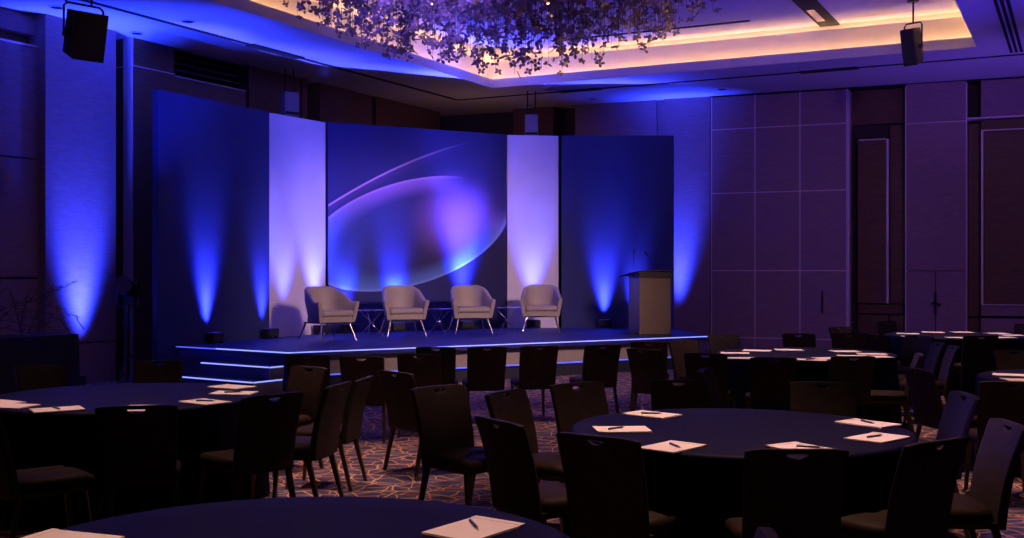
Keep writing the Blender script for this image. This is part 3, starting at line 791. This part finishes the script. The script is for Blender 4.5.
# ------------------------------------------------------------------ draped buffet and wire decoration
B1 = Vector((-5.79,14.7,0)); bu = Vector((-0.47,-0.883,0)).normalized(); bn = Vector((-0.883,0.47,0)).normalized()
bt_rot = math.atan2(-bu.y,-bu.x)
t = thing('draped_buffet_table', 'long buffet table under a black floor length cloth by the left wall', 'table', B1 + bu*2.0, 0)
mb = MB()
BL = 3.4; n = 60; dep = 0.72
o = -bu*2.0
ring_t = []; ring_b = []
per = []
cs = [Vector((0,0,0)), bu*BL, bu*BL+bn*dep, bn*dep]
for i in range(4):
    a, b_ = cs[i], cs[(i+1)%4]; k = int((b_-a).length/0.05)
    for j in range(k): per.append((a + (b_-a)*j/k, i))
outn = [-bn, bu, bn, -bu]
for j, (p_, i) in enumerate(per):
    w = 0.018*math.sin(j*0.9) + 0.012*math.sin(j*0.37+1)
    ring_t.append(o + p_); ring_b.append(o + p_ + outn[i]*(0.03+w))
m = len(per)
vs = [(q.x,q.y,0.80) for q in ring_t] + [(q.x,q.y,0.76) for q in ring_t] + [(q.x,q.y,0.01) for q in ring_b]
fs = [tuple(range(m))] + [(i,(i+1)%m,(i+1)%m+m,i+m) for i in range(m)] + [(i+m,(i+1)%m+m,(i+1)%m+2*m,i+2*m) for i in range(m)]
MB().add(vs, [f[::-1] for f in fs]).build('tablecloth', M['drape'], t, smooth=50)
q = B1 + bu*0.62 + bn*0.34
t = thing('wire_branch_sculpture', 'spiky branching wire centrepiece standing on the black draped buffet', 'centrepiece', (q.x,q.y,0.802), 0)
rnd = random.Random(3)
mb = MB(); mb.lathe([(0.12,0.0),(0.12,0.012),(0.03,0.02)], 20); mb.build('base', M['wire'], t)
for k in range(9):
    s = 0.32 - 0.12*k + 0.05*rnd.random()
    z = 0.12 + 0.07*(k*5 % 9)
    pts = []; 
    for j in range(10):
        f = j/9
        pos = bu*(s + (rnd.random()-0.5)*0.06 + (f-0.5)*0.75*(-1)**k) + bn*((rnd.random()-0.5)*0.14)
        pts.append((pos.x, pos.y, z*f**0.4 + (rnd.random()-0.5)*0.05 + 0.02))
    mb = MB(); mb.tube(pts, 0.008, 6, 0.004)
    for pnt in pts[1::2]:
        for e in range(2):
            dv = Vector((rnd.uniform(-1,1), rnd.uniform(-1,1), rnd.uniform(-0.4,1))).normalized()*0.07
            mb.tube([pnt, Vector(pnt)+dv], 0.005, 5, 0.003)
            mb.lathe([(0.004,-0.008),(0.011,0),(0.004,0.008)], 6, Vector(pnt)+dv)
    mb.build('branch', M['wire'], t, smooth=60)
for k in range(2):
    pts = [(0,0,0.0)]
    for j in range(1,9):
        f = j/8; pos = bu*(0.05*k + 0.35*f*(1-2*k)); pts.append((pos.x, pos.y, 0.62*math.sin(f*2.4)))
    mb = MB(); mb.tube(pts, 0.009, 6, 0.006); mb.build('stem', M['wire'], t, smooth=60)

# ------------------------------------------------------------------ banquet tables
TR = 0.95; TZ = 0.75
def cloth_mesh(seed):
    rnd = random.Random(seed)
    n = 192
    amp = [(rnd.randint(9,14), rnd.random()*6.28, 0.5), (rnd.randint(17,23), rnd.random()*6.28, 0.35), (rnd.randint(27,35), rnd.random()*6.28, 0.2)]
    rows = [(0.0,TZ,0)] 
    prof = [(0.35,TZ,0),(0.7,TZ,0),(TR-0.03,TZ,0),(TR-0.008,TZ-0.004,0),(TR,TZ-0.016,0.02),(TR+0.004,TZ-0.07,0.10),(TR+0.010,TZ-0.17,0.30),(TR+0.018,TZ-0.32,0.55),(TR+0.028,TZ-0.48,0.8),(TR+0.035,TZ-0.62,0.95),(TR+0.04,0.012,1.0)]
    vs = [(0,0,TZ)]; fs = []
    for r_, z, k in prof:
        for i in range(n):
            a = 2*PI*i/n
            w = sum(c*math.sin(m*a+ph) for m, ph, c in amp)
            w = math.copysign(abs(w)**0.8, w)
            rr = r_ + 0.055*k*(w - 0.45*abs(w))
            vs.append((rr*math.cos(a), rr*math.sin(a), z))
    for i in range(n): fs.append((0, 1+i, 1+(i+1)%n))
    for j in range(len(prof)-1):
        for i in range(n):
            a, b_ = 1+j*n+i, 1+j*n+(i+1)%n
            fs.append((a, a+n, b_+n, b_))
    return MB().add(vs, fs)
TABLES = {
 'F': (atd(285,3.42), 'round navy draped table in the left foreground, cut by the bottom edge'),
 'A': (Vector((-2.77,7.85,0)), 'round navy draped banquet table at the left, in front of the stage steps'),
 'T': (atd(739,6.22), 'large round navy draped banquet table in the right foreground with six note pads'),
 'M': (atd(805,11.95), 'round navy draped banquet table in the middle distance, right of the stage'),
 'B': (atd(956,15.35), 'round navy draped banquet table furthest back, by the double doors'),
 'E': (atd(1101,9.1), 'round navy draped table cut off by the right edge of the view'),
}
for i, (k, (p, lab)) in enumerate(TABLES.items()):
    t = thing('round_banquet_table', lab, 'table', (p.x,p.y,0), 0.3*i, 'round banquet tables')
    cloth_mesh(20+i).build('tablecloth', M['cloth'], t, smooth=60)

# ------------------------------------------------------------------ banquet chairs
def chair_proto():
    t = thing('banquet_chair', '', 'chair', group='banquet chairs')
    # backrest with the half-moon hand hole
    BH = 0.505; zb0 = 0.365
    def warp(x, v, side):       # x across, v up the back 0..BH, side 0 front / 1 rear
        f = v/BH
        wd = 0.93 + 0.07*f
        yb = -0.195 - 0.125*f + 0.022*math.sin(PI*f)
        th = 0.050 - 0.016*f
        curve = 0.018*(1-(x/0.225)**2)       # slight hollow across
        y = yb - curve + (0 if side == 0 else -th)
        return (x*wd, y, zb0 + v)
    xs = [-0.225,-0.16,-0.075,-0.038,0,0.038,0.075,0.16,0.225]
    rows_ = [0,0.09,0.18,0.27,0.355,0.435,0.463,0.492,BH]
    c0, c1, r0, r1 = 2, 6, 5, 7
    idx = {}; vs = []; fs = []
    for side in (0,1):
        for j, v in enumerate(rows_):
            for i, x in enumerate(xs):
                if c0 < i < c1 and r0 < j < r1: continue
                xx = x
                if j == len(rows_)-1 and i in (0, len(xs)-1): xx = x*0.97; vv = v-0.008
                else: vv = v
                idx[(side,i,j)] = len(vs); vs.append(warp(xx, vv, side))
    per = [(i,r0) for i in range(c0,c1)] + [(c1,j) for j in range(r0,r1)] + [(i,r1) for i in range(c1,c0,-1)] + [(c0,j) for j in range(r1,r0,-1)]
    hole = []
    # half moon: flat top, round bottom
    hw, ht, hd = 0.050, 0.484, 0.027
    def hp(k, n): return k/n
    for (i,j) in per:
        x = xs[i]
        if j == r1: hole.append((max(-hw,min(hw,x*0.75)), ht))
        elif j == r0:
            xx = x*0.70; hole.append((xx, ht - hd*math.sqrt(max(0.0,1-(xx/hw)**2*0.85))))
        else: hole.append((math.copysign(hw,x), ht-0.008))
    hi = {}
    for side in (0,1):
        for k, (x,v) in enumerate(hole):
            hi[(side,k)] = len(vs); vs.append(warp(x, v, side))
    def face(side, q): fs.append(tuple(q) if side == 0 else tuple(q[::-1]))
    for side in (0,1):
        for j in range(len(rows_)-1):
            for i in range(len(xs)-1):
                if c0 <= i < c1 and r0 <= j < r1: continue
                face(side, [idx[(side,i,j)], idx[(side,i,j+1)], idx[(side,i+1,j+1)], idx[(side,i+1,j)]])
        m = len(per)
        for k in range(m):
            a = idx[(side,)+per[k]]; b_ = idx[(side,)+per[(k+1)%m]]
            face(side, [a, hi[(side,k)], hi[(side,(k+1)%m)], b_])
    for k in range(m):
        fs.append((hi[(0,k)], hi[(1,k)], hi[(1,(k+1)%m)], hi[(0,(k+1)%m)]))
    nx, ny = len(xs)-1, len(rows_)-1
    border = [(i,0) for i in range(nx)] + [(nx,j) for j in range(ny)] + [(i,ny) for i in range(nx,0,-1)] + [(0,j) for j in range(ny,0,-1)]
    mb_ = len(border)
    for k in range(mb_):
        a, b_ = border[k], border[(k+1)%mb_]
        fs.append((idx[(0,)+a], idx[(0,)+b_], idx[(1,)+b_], idx[(1,)+a]))
    o = MB().add(vs, fs).build('backrest', M['chair_back'], t, smooth=180)
    bm = bmesh.new(); bm.from_mesh(o.data); bmesh.ops.recalc_face_normals(bm, faces=bm.faces)
    cl = bm.edges.layers.float.get('crease_edge') or bm.edges.layers.float.new('crease_edge')
    for e in bm.edges:
        if len(e.link_faces) == 2 and e.calc_face_angle(0) > 0.9: e[cl] = 0.55
    bm.to_mesh(o.data); bm.free()
    md = o.modifiers.new('subdivision', 'SUBSURF'); md.levels = 2; md.render_levels = 2
    # seat: domed cushion with rounded corners
    n = 36; vs = []; fs = []
    def ring(sx, sy, z, cy=0.02):
        for k in range(n):
            a = 2*PI*k/n; c, s = math.cos(a), math.sin(a); e = 0.42
            vs.append((sx*math.copysign(abs(c)**e,c), cy + sy*math.copysign(abs(s)**e,s), z - (0.012 if s > 0.6 else 0)))
    for sx, sy, z in ((0.205,0.205,0.395),(0.222,0.222,0.402),(0.228,0.228,0.425),(0.224,0.224,0.452),(0.205,0.205,0.466),(0.13,0.13,0.474),(0.05,0.05,0.477)): ring(sx, sy, z)
    for j in range(6):
        for k in range(n): fs.append((j*n+k, j*n+(k+1)%n, (j+1)*n+(k+1)%n, (j+1)*n+k))
    fs.append(tuple(range(n-1,-1,-1))); fs.append(tuple(range(6*n,7*n)))
    MB().add(vs, fs).build('seat', M['chair_uph'], t, smooth=60)
    mb = MB()
    for sx in (-1,1): mb.box((sx*0.185,0.01,0.380), (0.025,0.40,0.028))
    for y in (-0.18,0.20): mb.box((0,y,0.380), (0.37,0.025,0.028))
    mb.build('seat_frame', M['chair_metal'], t)
    for sx in (-1,1):
        mb = MB(); leg(mb, (sx*0.185,0.195,0.385), (sx*0.205,0.235,0.0)); mb.build('leg', M['chair_metal'], t)
        mb = MB(); leg(mb, (sx*0.200,-0.185,0.400), (sx*0.215,-0.285,0.0)); mb.build('leg', M['chair_metal'], t)
    return t
def leg(mb, a, b_):
    a, b_ = Vector(a), Vector(b_); vs = []
    for p, r_ in ((a,0.017),(b_,0.012)):
        for dx, dy in ((-1,-1),(1,-1),(1,1),(-1,1)): vs.append((p.x+dx*r_, p.y+dy*r_, p.z))
    mb.add(vs, [(0,1,2,3),(7,6,5,4),(0,4,5,1),(1,5,6,2),(2,6,7,3),(3,7,4,0)])

def yaw_to(p, q): return math.degrees(math.atan2(q.x-p.x, q.y-p.y))
# (column of the backrest top, distance, facing in degrees clockwise from straight ahead or table key, label)
CH = [
 # left table
 (137, 6.50, -14, 'black banquet chair, back to view, at the near side of the left round table'),
 (-12, 6.35, 48, 'black banquet chair cut off by the left edge, seat turned to the left table'),
 (271, 7.1, -46, 'black banquet chair right of the note pads at near right of the left table'),
 (335, 7.75, -78, 'brown edged banquet chair seen side on, right of the left table, nearer one'),
 (361, 8.25, -82, 'banquet chair seen side on, just behind the side-on chair right of the left table'),
 (307, 9.15, -142, 'banquet chair at the far right of the left table, below the stage corner'),
 (158, 9.75, 172, 'banquet chair behind the far edge of the left table, before the backdrop end'),
 (42, 9.3, 140, 'banquet chair behind the left table in front of the black buffet'),
 # right foreground table
 (795, 4.93, 0, 'large black banquet chair at the bottom, square on behind the right foreground table'),
 (600, 5.32, 36, 'large black banquet chair at the near left of the right foreground table'),
 (932, 5.18, -34, 'large black banquet chair at the near right of the right foreground table'),
 (503, 5.88, 58, 'black banquet chair angled at left of right foreground table, nearest the foreground table'),
 (509, 7.25, 122, 'brown banquet chair left of right foreground table, second one round'),
 (579, 7.75, 146, 'brown banquet chair at the far left edge of the right foreground table'),
 (679, 8.02, 180, 'brown banquet chair facing the camera behind the right foreground table'),
 (823, 7.8, -170, 'dark banquet chair behind right foreground table, in front of the middle table'),
 (960, 7.1, -86, 'violet tinted banquet chair right of the right foreground table, further one'),
 (1003, 5.75, -86, 'violet tinted banquet chair at the right edge beside right foreground table'),
 (757, 3.22, -80, 'banquet chair cut by the bottom edge, only its top corner showing'),
 # middle loose chairs
 (441, 7.55, 138, 'large dark banquet chair alone in the aisle, seat turned to the right'),
 (398, 8.75, 46, 'brown banquet chair in the aisle, back to view, seat turned right'),
 (362, 10.3, 4, 'black banquet chair in front of the stage, left of the brown aisle chair'),
 (308, 10.5, 0, 'black banquet chair directly in front of the stage steps corner'),
 (419, 10.6, 3, 'black banquet chair before the stage, below the second armchair, nearer one'),
 (436, 11.6, 0, 'black banquet chair before the stage, mostly hidden, below gap between armchairs'),
 (487, 11.6, -10, 'black banquet chair before the stage below the third armchair'),
 (539, 11.75, -14, 'black banquet chair before the stage below the rightmost armchair'),
 (602, 11.9, -18, 'black banquet chair before the stage, left of the lectern'),
 (649, 12.4, 10, 'black banquet chair before the stage directly below the lectern'),
 (645, 11.3, 42, 'black banquet chair angled right, nearer one below the lectern'),
 # middle table
 (773, 10.2, 6, 'black banquet chair, back to view, at near left of the middle table'),
 (852, 10.35, -4, 'black banquet chair, back to view, at near right of the middle table'),
 (799, 13.98, 180, 'banquet chair behind the far edge of the middle table, centre'),
 (849, 14.0, -160, 'banquet chair behind the far right edge of the middle table'),
 (724, 13.9, 165, 'banquet chair behind the far left of the middle table near stage end'),
 (706, 10.7, 22, 'black banquet chair at the left of the middle table, back to view'),
 (684, 12.65, 148, 'brown banquet chair at the stage end, left of the middle table'),
 (708, 8.95, 112, 'small grey sided banquet chair behind the brown chair facing the camera'),
 (916, 10.6, -75, 'dark banquet chair leaning right at the right side of the middle table'),
 (918, 13.55, -120, 'banquet chair right of middle table, behind the leaning dark chair'),
 (936, 12.3, -84, 'narrow side-on banquet chair right of the middle table, left one of two'),
 (951, 11.7, -80, 'narrow side-on banquet chair right of the middle table, right one of two'),
 # right edge table
 (920, 9.0, 82, 'banquet chair turned right towards the table cut by right edge'),
 (1012, 7.9, 12, 'black banquet chair, back to view, at near left of the right edge table'),
 (1016, 11.05, 180, 'banquet chair at the far side of the right edge table'),
 # far table
 (980, 13.6, 2, 'black banquet chair, back to view, at the near side of the furthest table'),
 (1028, 16.6, -128, 'banquet chair at the right end of the furthest table by the framed wall'),
 (856, 17.2, 105, 'banquet chair by the brown recess, further left of the furthest table'),
 (887, 17.5, 150, 'banquet chair by the brown recess, just left of the furthest table edge'),
 (862, 14.4, 75, 'dark blue banquet chair left of the furthest table, left one of a pair'),
 (878, 13.75, 66, 'dark blue banquet chair left of the furthest table, right one of a pair'),
 (841, 15.7, 150, 'banquet chair behind the middle table beside the wall door joint'),
]
proto = chair_proto()
grp = 'banquet chairs'
for i, (px, d, th, lab) in enumerate(CH):
    # the listed point is the top of the backrest; the chair's origin lies a little ahead of it
    far = d > 8.0; sc_ = 0.955 if far else 1.0
    top = atd(px, d*(1.016 if far else 0.975)); a = R(th); fwd = Vector((math.sin(a), math.cos(a), 0))
    pos = top + fwd*0.305*sc_
    if i == 0:
        proto.location = pos; proto.rotation_euler = (0,0,-a); proto['label'] = lab
    else:
        c_ = dup(proto, pos, -a, lab, grp); c_.scale = (sc_, sc_, sc_)

# ------------------------------------------------------------------ note pads and pens
def pad_proto():
    mb = MB(); mb.box((0,0,0.0035), (0.215,0.30,0.007)); return mb
pad0 = None
pen0 = None
def pad(px, py, rot, label, grpn, w=1.0, pen=None, penlab=None):
    global pad0, pen0
    p = at(px, py, TZ+0.002)
    if pad0 is None:
        t = thing('note_pad', label, 'note pad', p, rot, grpn); pad0 = t
        MB().box((0,0,0.004), (0.215,0.30,0.006)).build('paper', M['paper'], t)
        MB().box((0,0.138,0.0078), (0.217,0.028,0.0025)).build('binding', M['paper'], t)
        MB().box((0,0,0.0008), (0.219,0.304,0.0012)).build('backing_board', M['stage_face'], t)
    else: dup(pad0, p, rot, label, grpn)
    if penlab:
        dx, dy, pr = pen
        c, s = math.cos(rot), math.sin(rot)
        q = (p.x + dx*c - dy*s, p.y + dx*s + dy*c, TZ+0.0145)
        if pen0 is None:
            t = thing('pen', penlab, 'pen', q, rot+pr, 'pens on note pads'); pen0 = t
            mb = MB(); mb.tube([(-0.068,0,0),(-0.060,0,0),(0.045,0,0)], 0.0055, 10); mb.build('barrel', M['pen'], t, smooth=50)
            mb = MB(); mb.tube([(0.045,0,0),(0.058,0,0),(0.068,0,0)], 0.0050, 10, 0.001); mb.build('tip', M['pen_metal'], t, smooth=50)
            mb = MB(); mb.box((-0.045,0,0.0065), (0.038,0.003,0.002)); mb.build('clip', M['pen_metal'], t)
        else: dup(pen0, q, rot+pr, penlab)
G1 = 'note pads on the right foreground table'
pad(652, 415, R(48), 'note pad furthest back on the left side of the right foreground table', G1, pen=(0,0,R(-48)), penlab='pen on the furthest back left pad of the right foreground table')
pad(622, 430, R(94), 'note pad lying straight at the left edge of the right foreground table', G1, pen=(0.0,0.03,R(-50)), penlab='pen on the straight pad at the left edge of right foreground table')
pad(672, 447.5, R(-42), 'note pad at the near left edge of the right foreground table', G1, pen=(0.02,0.0,R(-33)), penlab='pen on the near left pad of the right foreground table')
pad(803, 449, R(32), 'note pad behind the square-on chair on the right foreground table', G1, pen=(0.03,-0.02,R(-55)), penlab='pen on the pad behind the square-on black chair')
pad(868, 424, R(40), 'note pad furthest back on the right side of the right foreground table', G1, pen=(0,0.0,R(-115)), penlab='pen on the furthest back right pad of the right foreground table')
pad(877, 438.5, R(-48), 'note pad at the near right edge of the right foreground table', G1, pen=(-0.01,0.0,R(85)), penlab='pen on the near right pad of right foreground table')
G2 = 'note pads on the left table'
pad(57, 410, R(-58), 'note pad left of centre at the near edge of the left table', G2, pen=(0,0.0,R(10)), penlab='pen on the pad left of centre on the left table')
pad(10, 406.5, R(75), 'note pad at the left edge of view on the left table, nearer one', G2)
pad(-2, 403, R(60), 'note pad at the left edge of view on the left table, further one', G2)
pad(140, 409, R(3), 'note pad glimpsed through the chair hand hole on the left table', G2)
pad(205, 402.5, R(52), 'note pad at the near right of the left table', G2, pen=(0.01,0,R(-52)), penlab='pen on the near right pad of the left table')
pad(234, 393.5, R(85), 'note pad at the right edge of the left table below the steps', G2, pen=(0,0.0,R(-60)), penlab='pen on the right edge pad of the left table')
pad(232, 387.3, R(60), 'note pad furthest back at the right of the left table', G2)
G3 = 'note pads on the foreground table'
pad(474, 530, R(-36), 'large looking note pad on the foreground table by the bottom edge', G3, pen=(-0.015,0.02,R(-40)), penlab='pen on the large looking pad of the foreground table')
pad(65, 542, R(70), 'note pad at lower left corner on the foreground table', G3)
G4 = 'note pads on the middle table'
for i, (px, py, rot, lab, pn) in enumerate([(735,353.5,80,'note pad at the far left edge of the middle table',None), (741,358.5,85,'note pad at the near left edge of the middle table',None), (757,351,70,'note pad at the far left of centre on the middle table',None), (789,350.3,85,'note pad at far centre of the middle table',None),
        (811,360.3,70,'note pad at the near centre between two black chairs on middle table','pen on the near centre pad of the middle table'), (829,358.7,95,'note pad just left of the right black chair on middle table',None), (845,351.8,92,'note pad at far right of the middle table',None), (872,354.5,80,'note pad at the right end of middle table, further one',None), (876,357.3,100,'note pad at the right end of middle table, nearer one',None), (853,356.5,85,'note pad seen through the right chair hand hole on middle table',None)]):
    pad(px, py, R(rot), lab, G4, pen=(0,0,-0.6) if pn else None, penlab=pn)
G5 = 'note pads on the furthest table'
for px, py, rot, lab in [(908,334,70,'note pad at the far left of the furthest table'), (914,336.7,85,'note pad at the near left edge of the furthest table'), (933,332.6,75,'note pad second from left at the far rim of furthest table'), (962,332.5,85,'note pad at far centre of the furthest table'), (958,338,80,'note pad just left of the black chair on the furthest table'), (997,333.8,95,'note pad at far right of the furthest table'), (1012,335.6,85,'note pad at right end of the furthest table'), (1003,337.8,90,'note pad just right of the black chair on the furthest table')]:
    pad(px, py, R(rot), lab, G5)
G6 = 'note pads on the right edge table'
for px, py, rot, lab in [(1012,375.5,65,'note pad on the right edge table, further one'), (1023,380.5,85,'note pad on the right edge table, nearer one')]:
    pad(px, py, R(rot), lab, G6)

# ------------------------------------------------------------------ chandelier
CHC = atd(503, 12.9); 
chn = thing('leaf_chandelier', 'wide chandelier of hanging bronze leaf clusters inside the ceiling cove', 'chandelier', (CHC.x,CHC.y,ZU))
rnd = random.Random(11)
AX, AY = 2.75, 2.15
mb = MB(); mb.lathe([(1.3,0.0),(1.3,-0.05),(1.25,-0.06)], 48); mb.build('ceiling_plate', M['petal'], chn)
def sprig(mb, c, r_, rnd):
    # four bent petals round a small bud
    q = Matrix.Rotation(rnd.uniform(0,6.28),3,'Z') @ Matrix.Rotation(rnd.uniform(-1.2,1.2),3,'X') @ Matrix.Rotation(rnd.uniform(-1.2,1.2),3,'Y')
    k = rnd.choice((3,4,4,5))
    for i in range(k):
        a = 2*PI*i/k + rnd.uniform(-.2,.2)
        d = Vector((math.cos(a),math.sin(a),0)); s = Vector((-math.sin(a),math.cos(a),0)); u = Vector((0,0,1))
        pts = [d*0.06, d*0.50+s*0.34+u*0.16, d*0.92+s*0.20+u*0.10, d*1.0+u*0.02, d*0.92-s*0.20+u*0.10, d*0.50-s*0.34+u*0.16]
        top = [c + q@(p*r_) for p in pts]; th = q@(u*0.06*r_); bot = [p - th for p in top]
        n = 6
        mb.add(top+bot, [tuple(range(n)), tuple(range(2*n-1,n-1,-1))] + [(j, j+n, (j+1)%n+n, (j+1)%n) for j in range(n)])
    b = 0.14*r_
    mb.add([c+q@Vector(v)*b for v in ((1,0,0),(-1,0,0),(0,1,0),(0,-1,0),(0,0,1),(0,0,-1))], [(0,2,4),(2,1,4),(1,3,4),(3,0,4),(2,0,5),(1,2,5),(3,1,5),(0,3,5)])
pts = []
bulbs = []
wires = MB()
tries = 0
while len(pts) < 3000:
    a = rnd.uniform(0,2*PI); rr = math.sqrt(rnd.random())
    x, y = AX*rr*math.cos(a), AY*rr*math.sin(a)
    deep = 1.62*(1-0.34*abs(x/AX)**3 - 0.06*rr**3)
    # a strand: a wire with three to six clusters
    zend = -deep*rnd.uniform(0.55,1.0)
    if rnd.random() < 0.35: zend = -deep*rnd.uniform(0.9,1.06)
    nk = rnd.randint(4,7)
    wires.tube([(x,y,-0.02),(x,y,zend)], 0.0028, 4)
    for k in range(nk):
        z = zend + k*rnd.uniform(0.10,0.19)
        if z > -0.25: break
        pts.append(Vector((x+rnd.uniform(-.06,.06), y+rnd.uniform(-.06,.06), z)))
    if rnd.random() < 0.03: bulbs.append(Vector((x+0.03,y,zend+rnd.uniform(0.05,0.5))))
wires.build('hanging_wires', M['thin_wire'], chn)
pts.sort(key=lambda p: (p.y*0.8 + p.z*1.0))
vis = sorted(range(len(pts)), key=lambda i: pts[i].z - 0.35*pts[i].y)   # lowest and farthest show in the frame
first = set(vis[:95])
for i in vis[:95]:
    mb = MB(); sprig(mb, Vector((0,0,0)), rnd.uniform(0.050,0.075), rnd); mb.build('leaf_cluster', M['petal'], chn, loc=pts[i])
mb = MB()
for i in range(len(pts)):
    if i not in first: sprig(mb, pts[i], rnd.uniform(0.045,0.075), rnd)
o = mb.build('leaf_clusters', M['petal'], chn); o['kind'] = 'stuff'
for p in bulbs:
    mb = MB(); mb.lathe([(0.004,-0.014),(0.014,0),(0.004,0.014)], 8); mb.build('small_bulb', M['bulb'], chn, loc=p)

# ------------------------------------------------------------------ lamps of the room and added fill lamps
VIO = (0.165,0.07,1.0); WARM = (1.0,0.70,0.60)
VIO = (0.165,0.07,1.0); WARM = (1.0,0.56,0.45)
# warm profile spots from the ceiling onto the armchairs and the stage front
for px, d, zz in ((330,17.35,1.0), (405,18.4,1.0), (472,19.0,1.0), (541,19.7,1.0)):
    tg = atd(px, d, zz); spot('stage profile lamp', (1.6 + 0.5*tg.x, 9.5, 5.1), tg, 130, (1.0,0.60,0.48), 8, 0.7, 0.08)
spot('stage wash lamp', (4.5,8.0,5.1), (-0.9,18.6,1.2), 5000, (1.0,0.60,0.60), 38, 0.9, 0.7)
tg = atd(655, 18.6, 1.1); spot('lectern profile lamp', (3.6,9.0,5.1), tg, 380, (1.0,0.60,0.45), 8, 0.7, 0.08)
# added lamp standing in for violet uplight spill on the upper backdrop
spot('backdrop fill lamp', (-0.5,7.5,5.1), (-1.6,19.0,4.7), 7600, (0.19,0.12,1.0), 27, 1.0, 0.3)
# table downlights
for k, pw in (('F',560),('A',620),('T',950),('M',900),('B',1000),('E',600)):
    p = TABLES[k][0]; spot('table downlight', (p.x+0.1,p.y+0.2,5.15), (p.x,p.y,0.7), pw, WARM, 46, 0.95, 0.08)
for x, y, pw, an in ((-1.1,9.5,750,38), (0.3,11.5,380,40), (3.5,7.7,650,30), (5.3,9.9,750,40)):
    spot('aisle downlight', (x,y,5.15), (x,y,0), pw, (1.0,0.56,0.44), an, 1.0, 0.08)
spot('aisle downlight', (1.4,7.0,5.15), (-1.1,8.0,0.6), 430, (1.0,0.60,0.48), 24, 1.0, 0.08)  # slanted spot added to light chair backs beside the left table
l = bpy.data.lights.new('backstage lamp', 'POINT'); l.energy = 9; l.color = (1.0,0.50,0.38); l.shadow_soft_size = 0.08
o = bpy.data.objects.new('backstage lamp', l); C.objects.link(o); o.location = (-0.7,22.6,3.6)
# unseen lamps added to throw blue and violet on the ceiling
for px, py, pos, pw, c, an in ((180,24,(-4.2,13.2,0.3),2600,BLUE,34), (330,57,(-3.9,15.6,0.3),5600,(0.075,0.070,1.0),36), (640,92,(3.4,21.2,0.3),600,BLUE,40), (985,60,(9.6,16.5,0.3),460,VIO,60), (860,60,(8.0,13.0,0.3),220,VIO,70)):
    spot('ceiling fill lamp', pos, at(px,py,H), pw, c, an, 1.0, 0.1)
# unseen lamps added to tint the soffit inside the cove
spot('soffit fill lamp', (9.0,9.5,0.3), (4.2,15.5,5.93), 2200, (0.05,0.02,1.0), 44, 1.0, 0.2)
spot('soffit fill lamp', (-5.5,8.5,0.3), (0.5,16.0,5.93), 1500, (0.05,0.02,1.0), 40, 1.0, 0.2)
spot('wall wash lamp', (6.0,10.5,5.1), (8.0,20.0,2.6), 260, (0.74,0.36,1.0), 70, 1.0, 0.3)  # unseen lamp added to lift the wall on the right
spot('chair fill lamp', (-1.5,2.5,4.9), (2.95,6.3,0.75), 1100, (0.26,0.16,1.0), 13, 1.0, 0.1)  # added violet spot tinting the chairs right of the foreground table

w = bpy.data.worlds.new('World'); bpy.context.scene.world = w; w.use_nodes = True
bg = w.node_tree.nodes['Background']; bg.inputs['Color'].default_value = (0.16,0.10,0.42,1); bg.inputs['Strength'].default_value = 0.02

# ------------------------------------------------------------------ camera
cam = bpy.data.cameras.new('camera'); co = bpy.data.objects.new('camera', cam); C.objects.link(co)
cam.sensor_width = 36.0; cam.lens = 36.0*F/1024.0; cam.shift_y = (HY-269.0)/1024.0
co.location = (0,0,HC); co.rotation_euler = (R(90),0,0); cam.clip_end = 200
sc = bpy.context.scene; sc.camera = co
sc.view_settings.view_transform = 'Standard'; sc.view_settings.look = 'None'
sc.view_settings.exposure = 0.0; sc.view_settings.gamma = 1.0; sc.view_settings.use_curve_mapping = False
sc.cycles.use_denoising = True
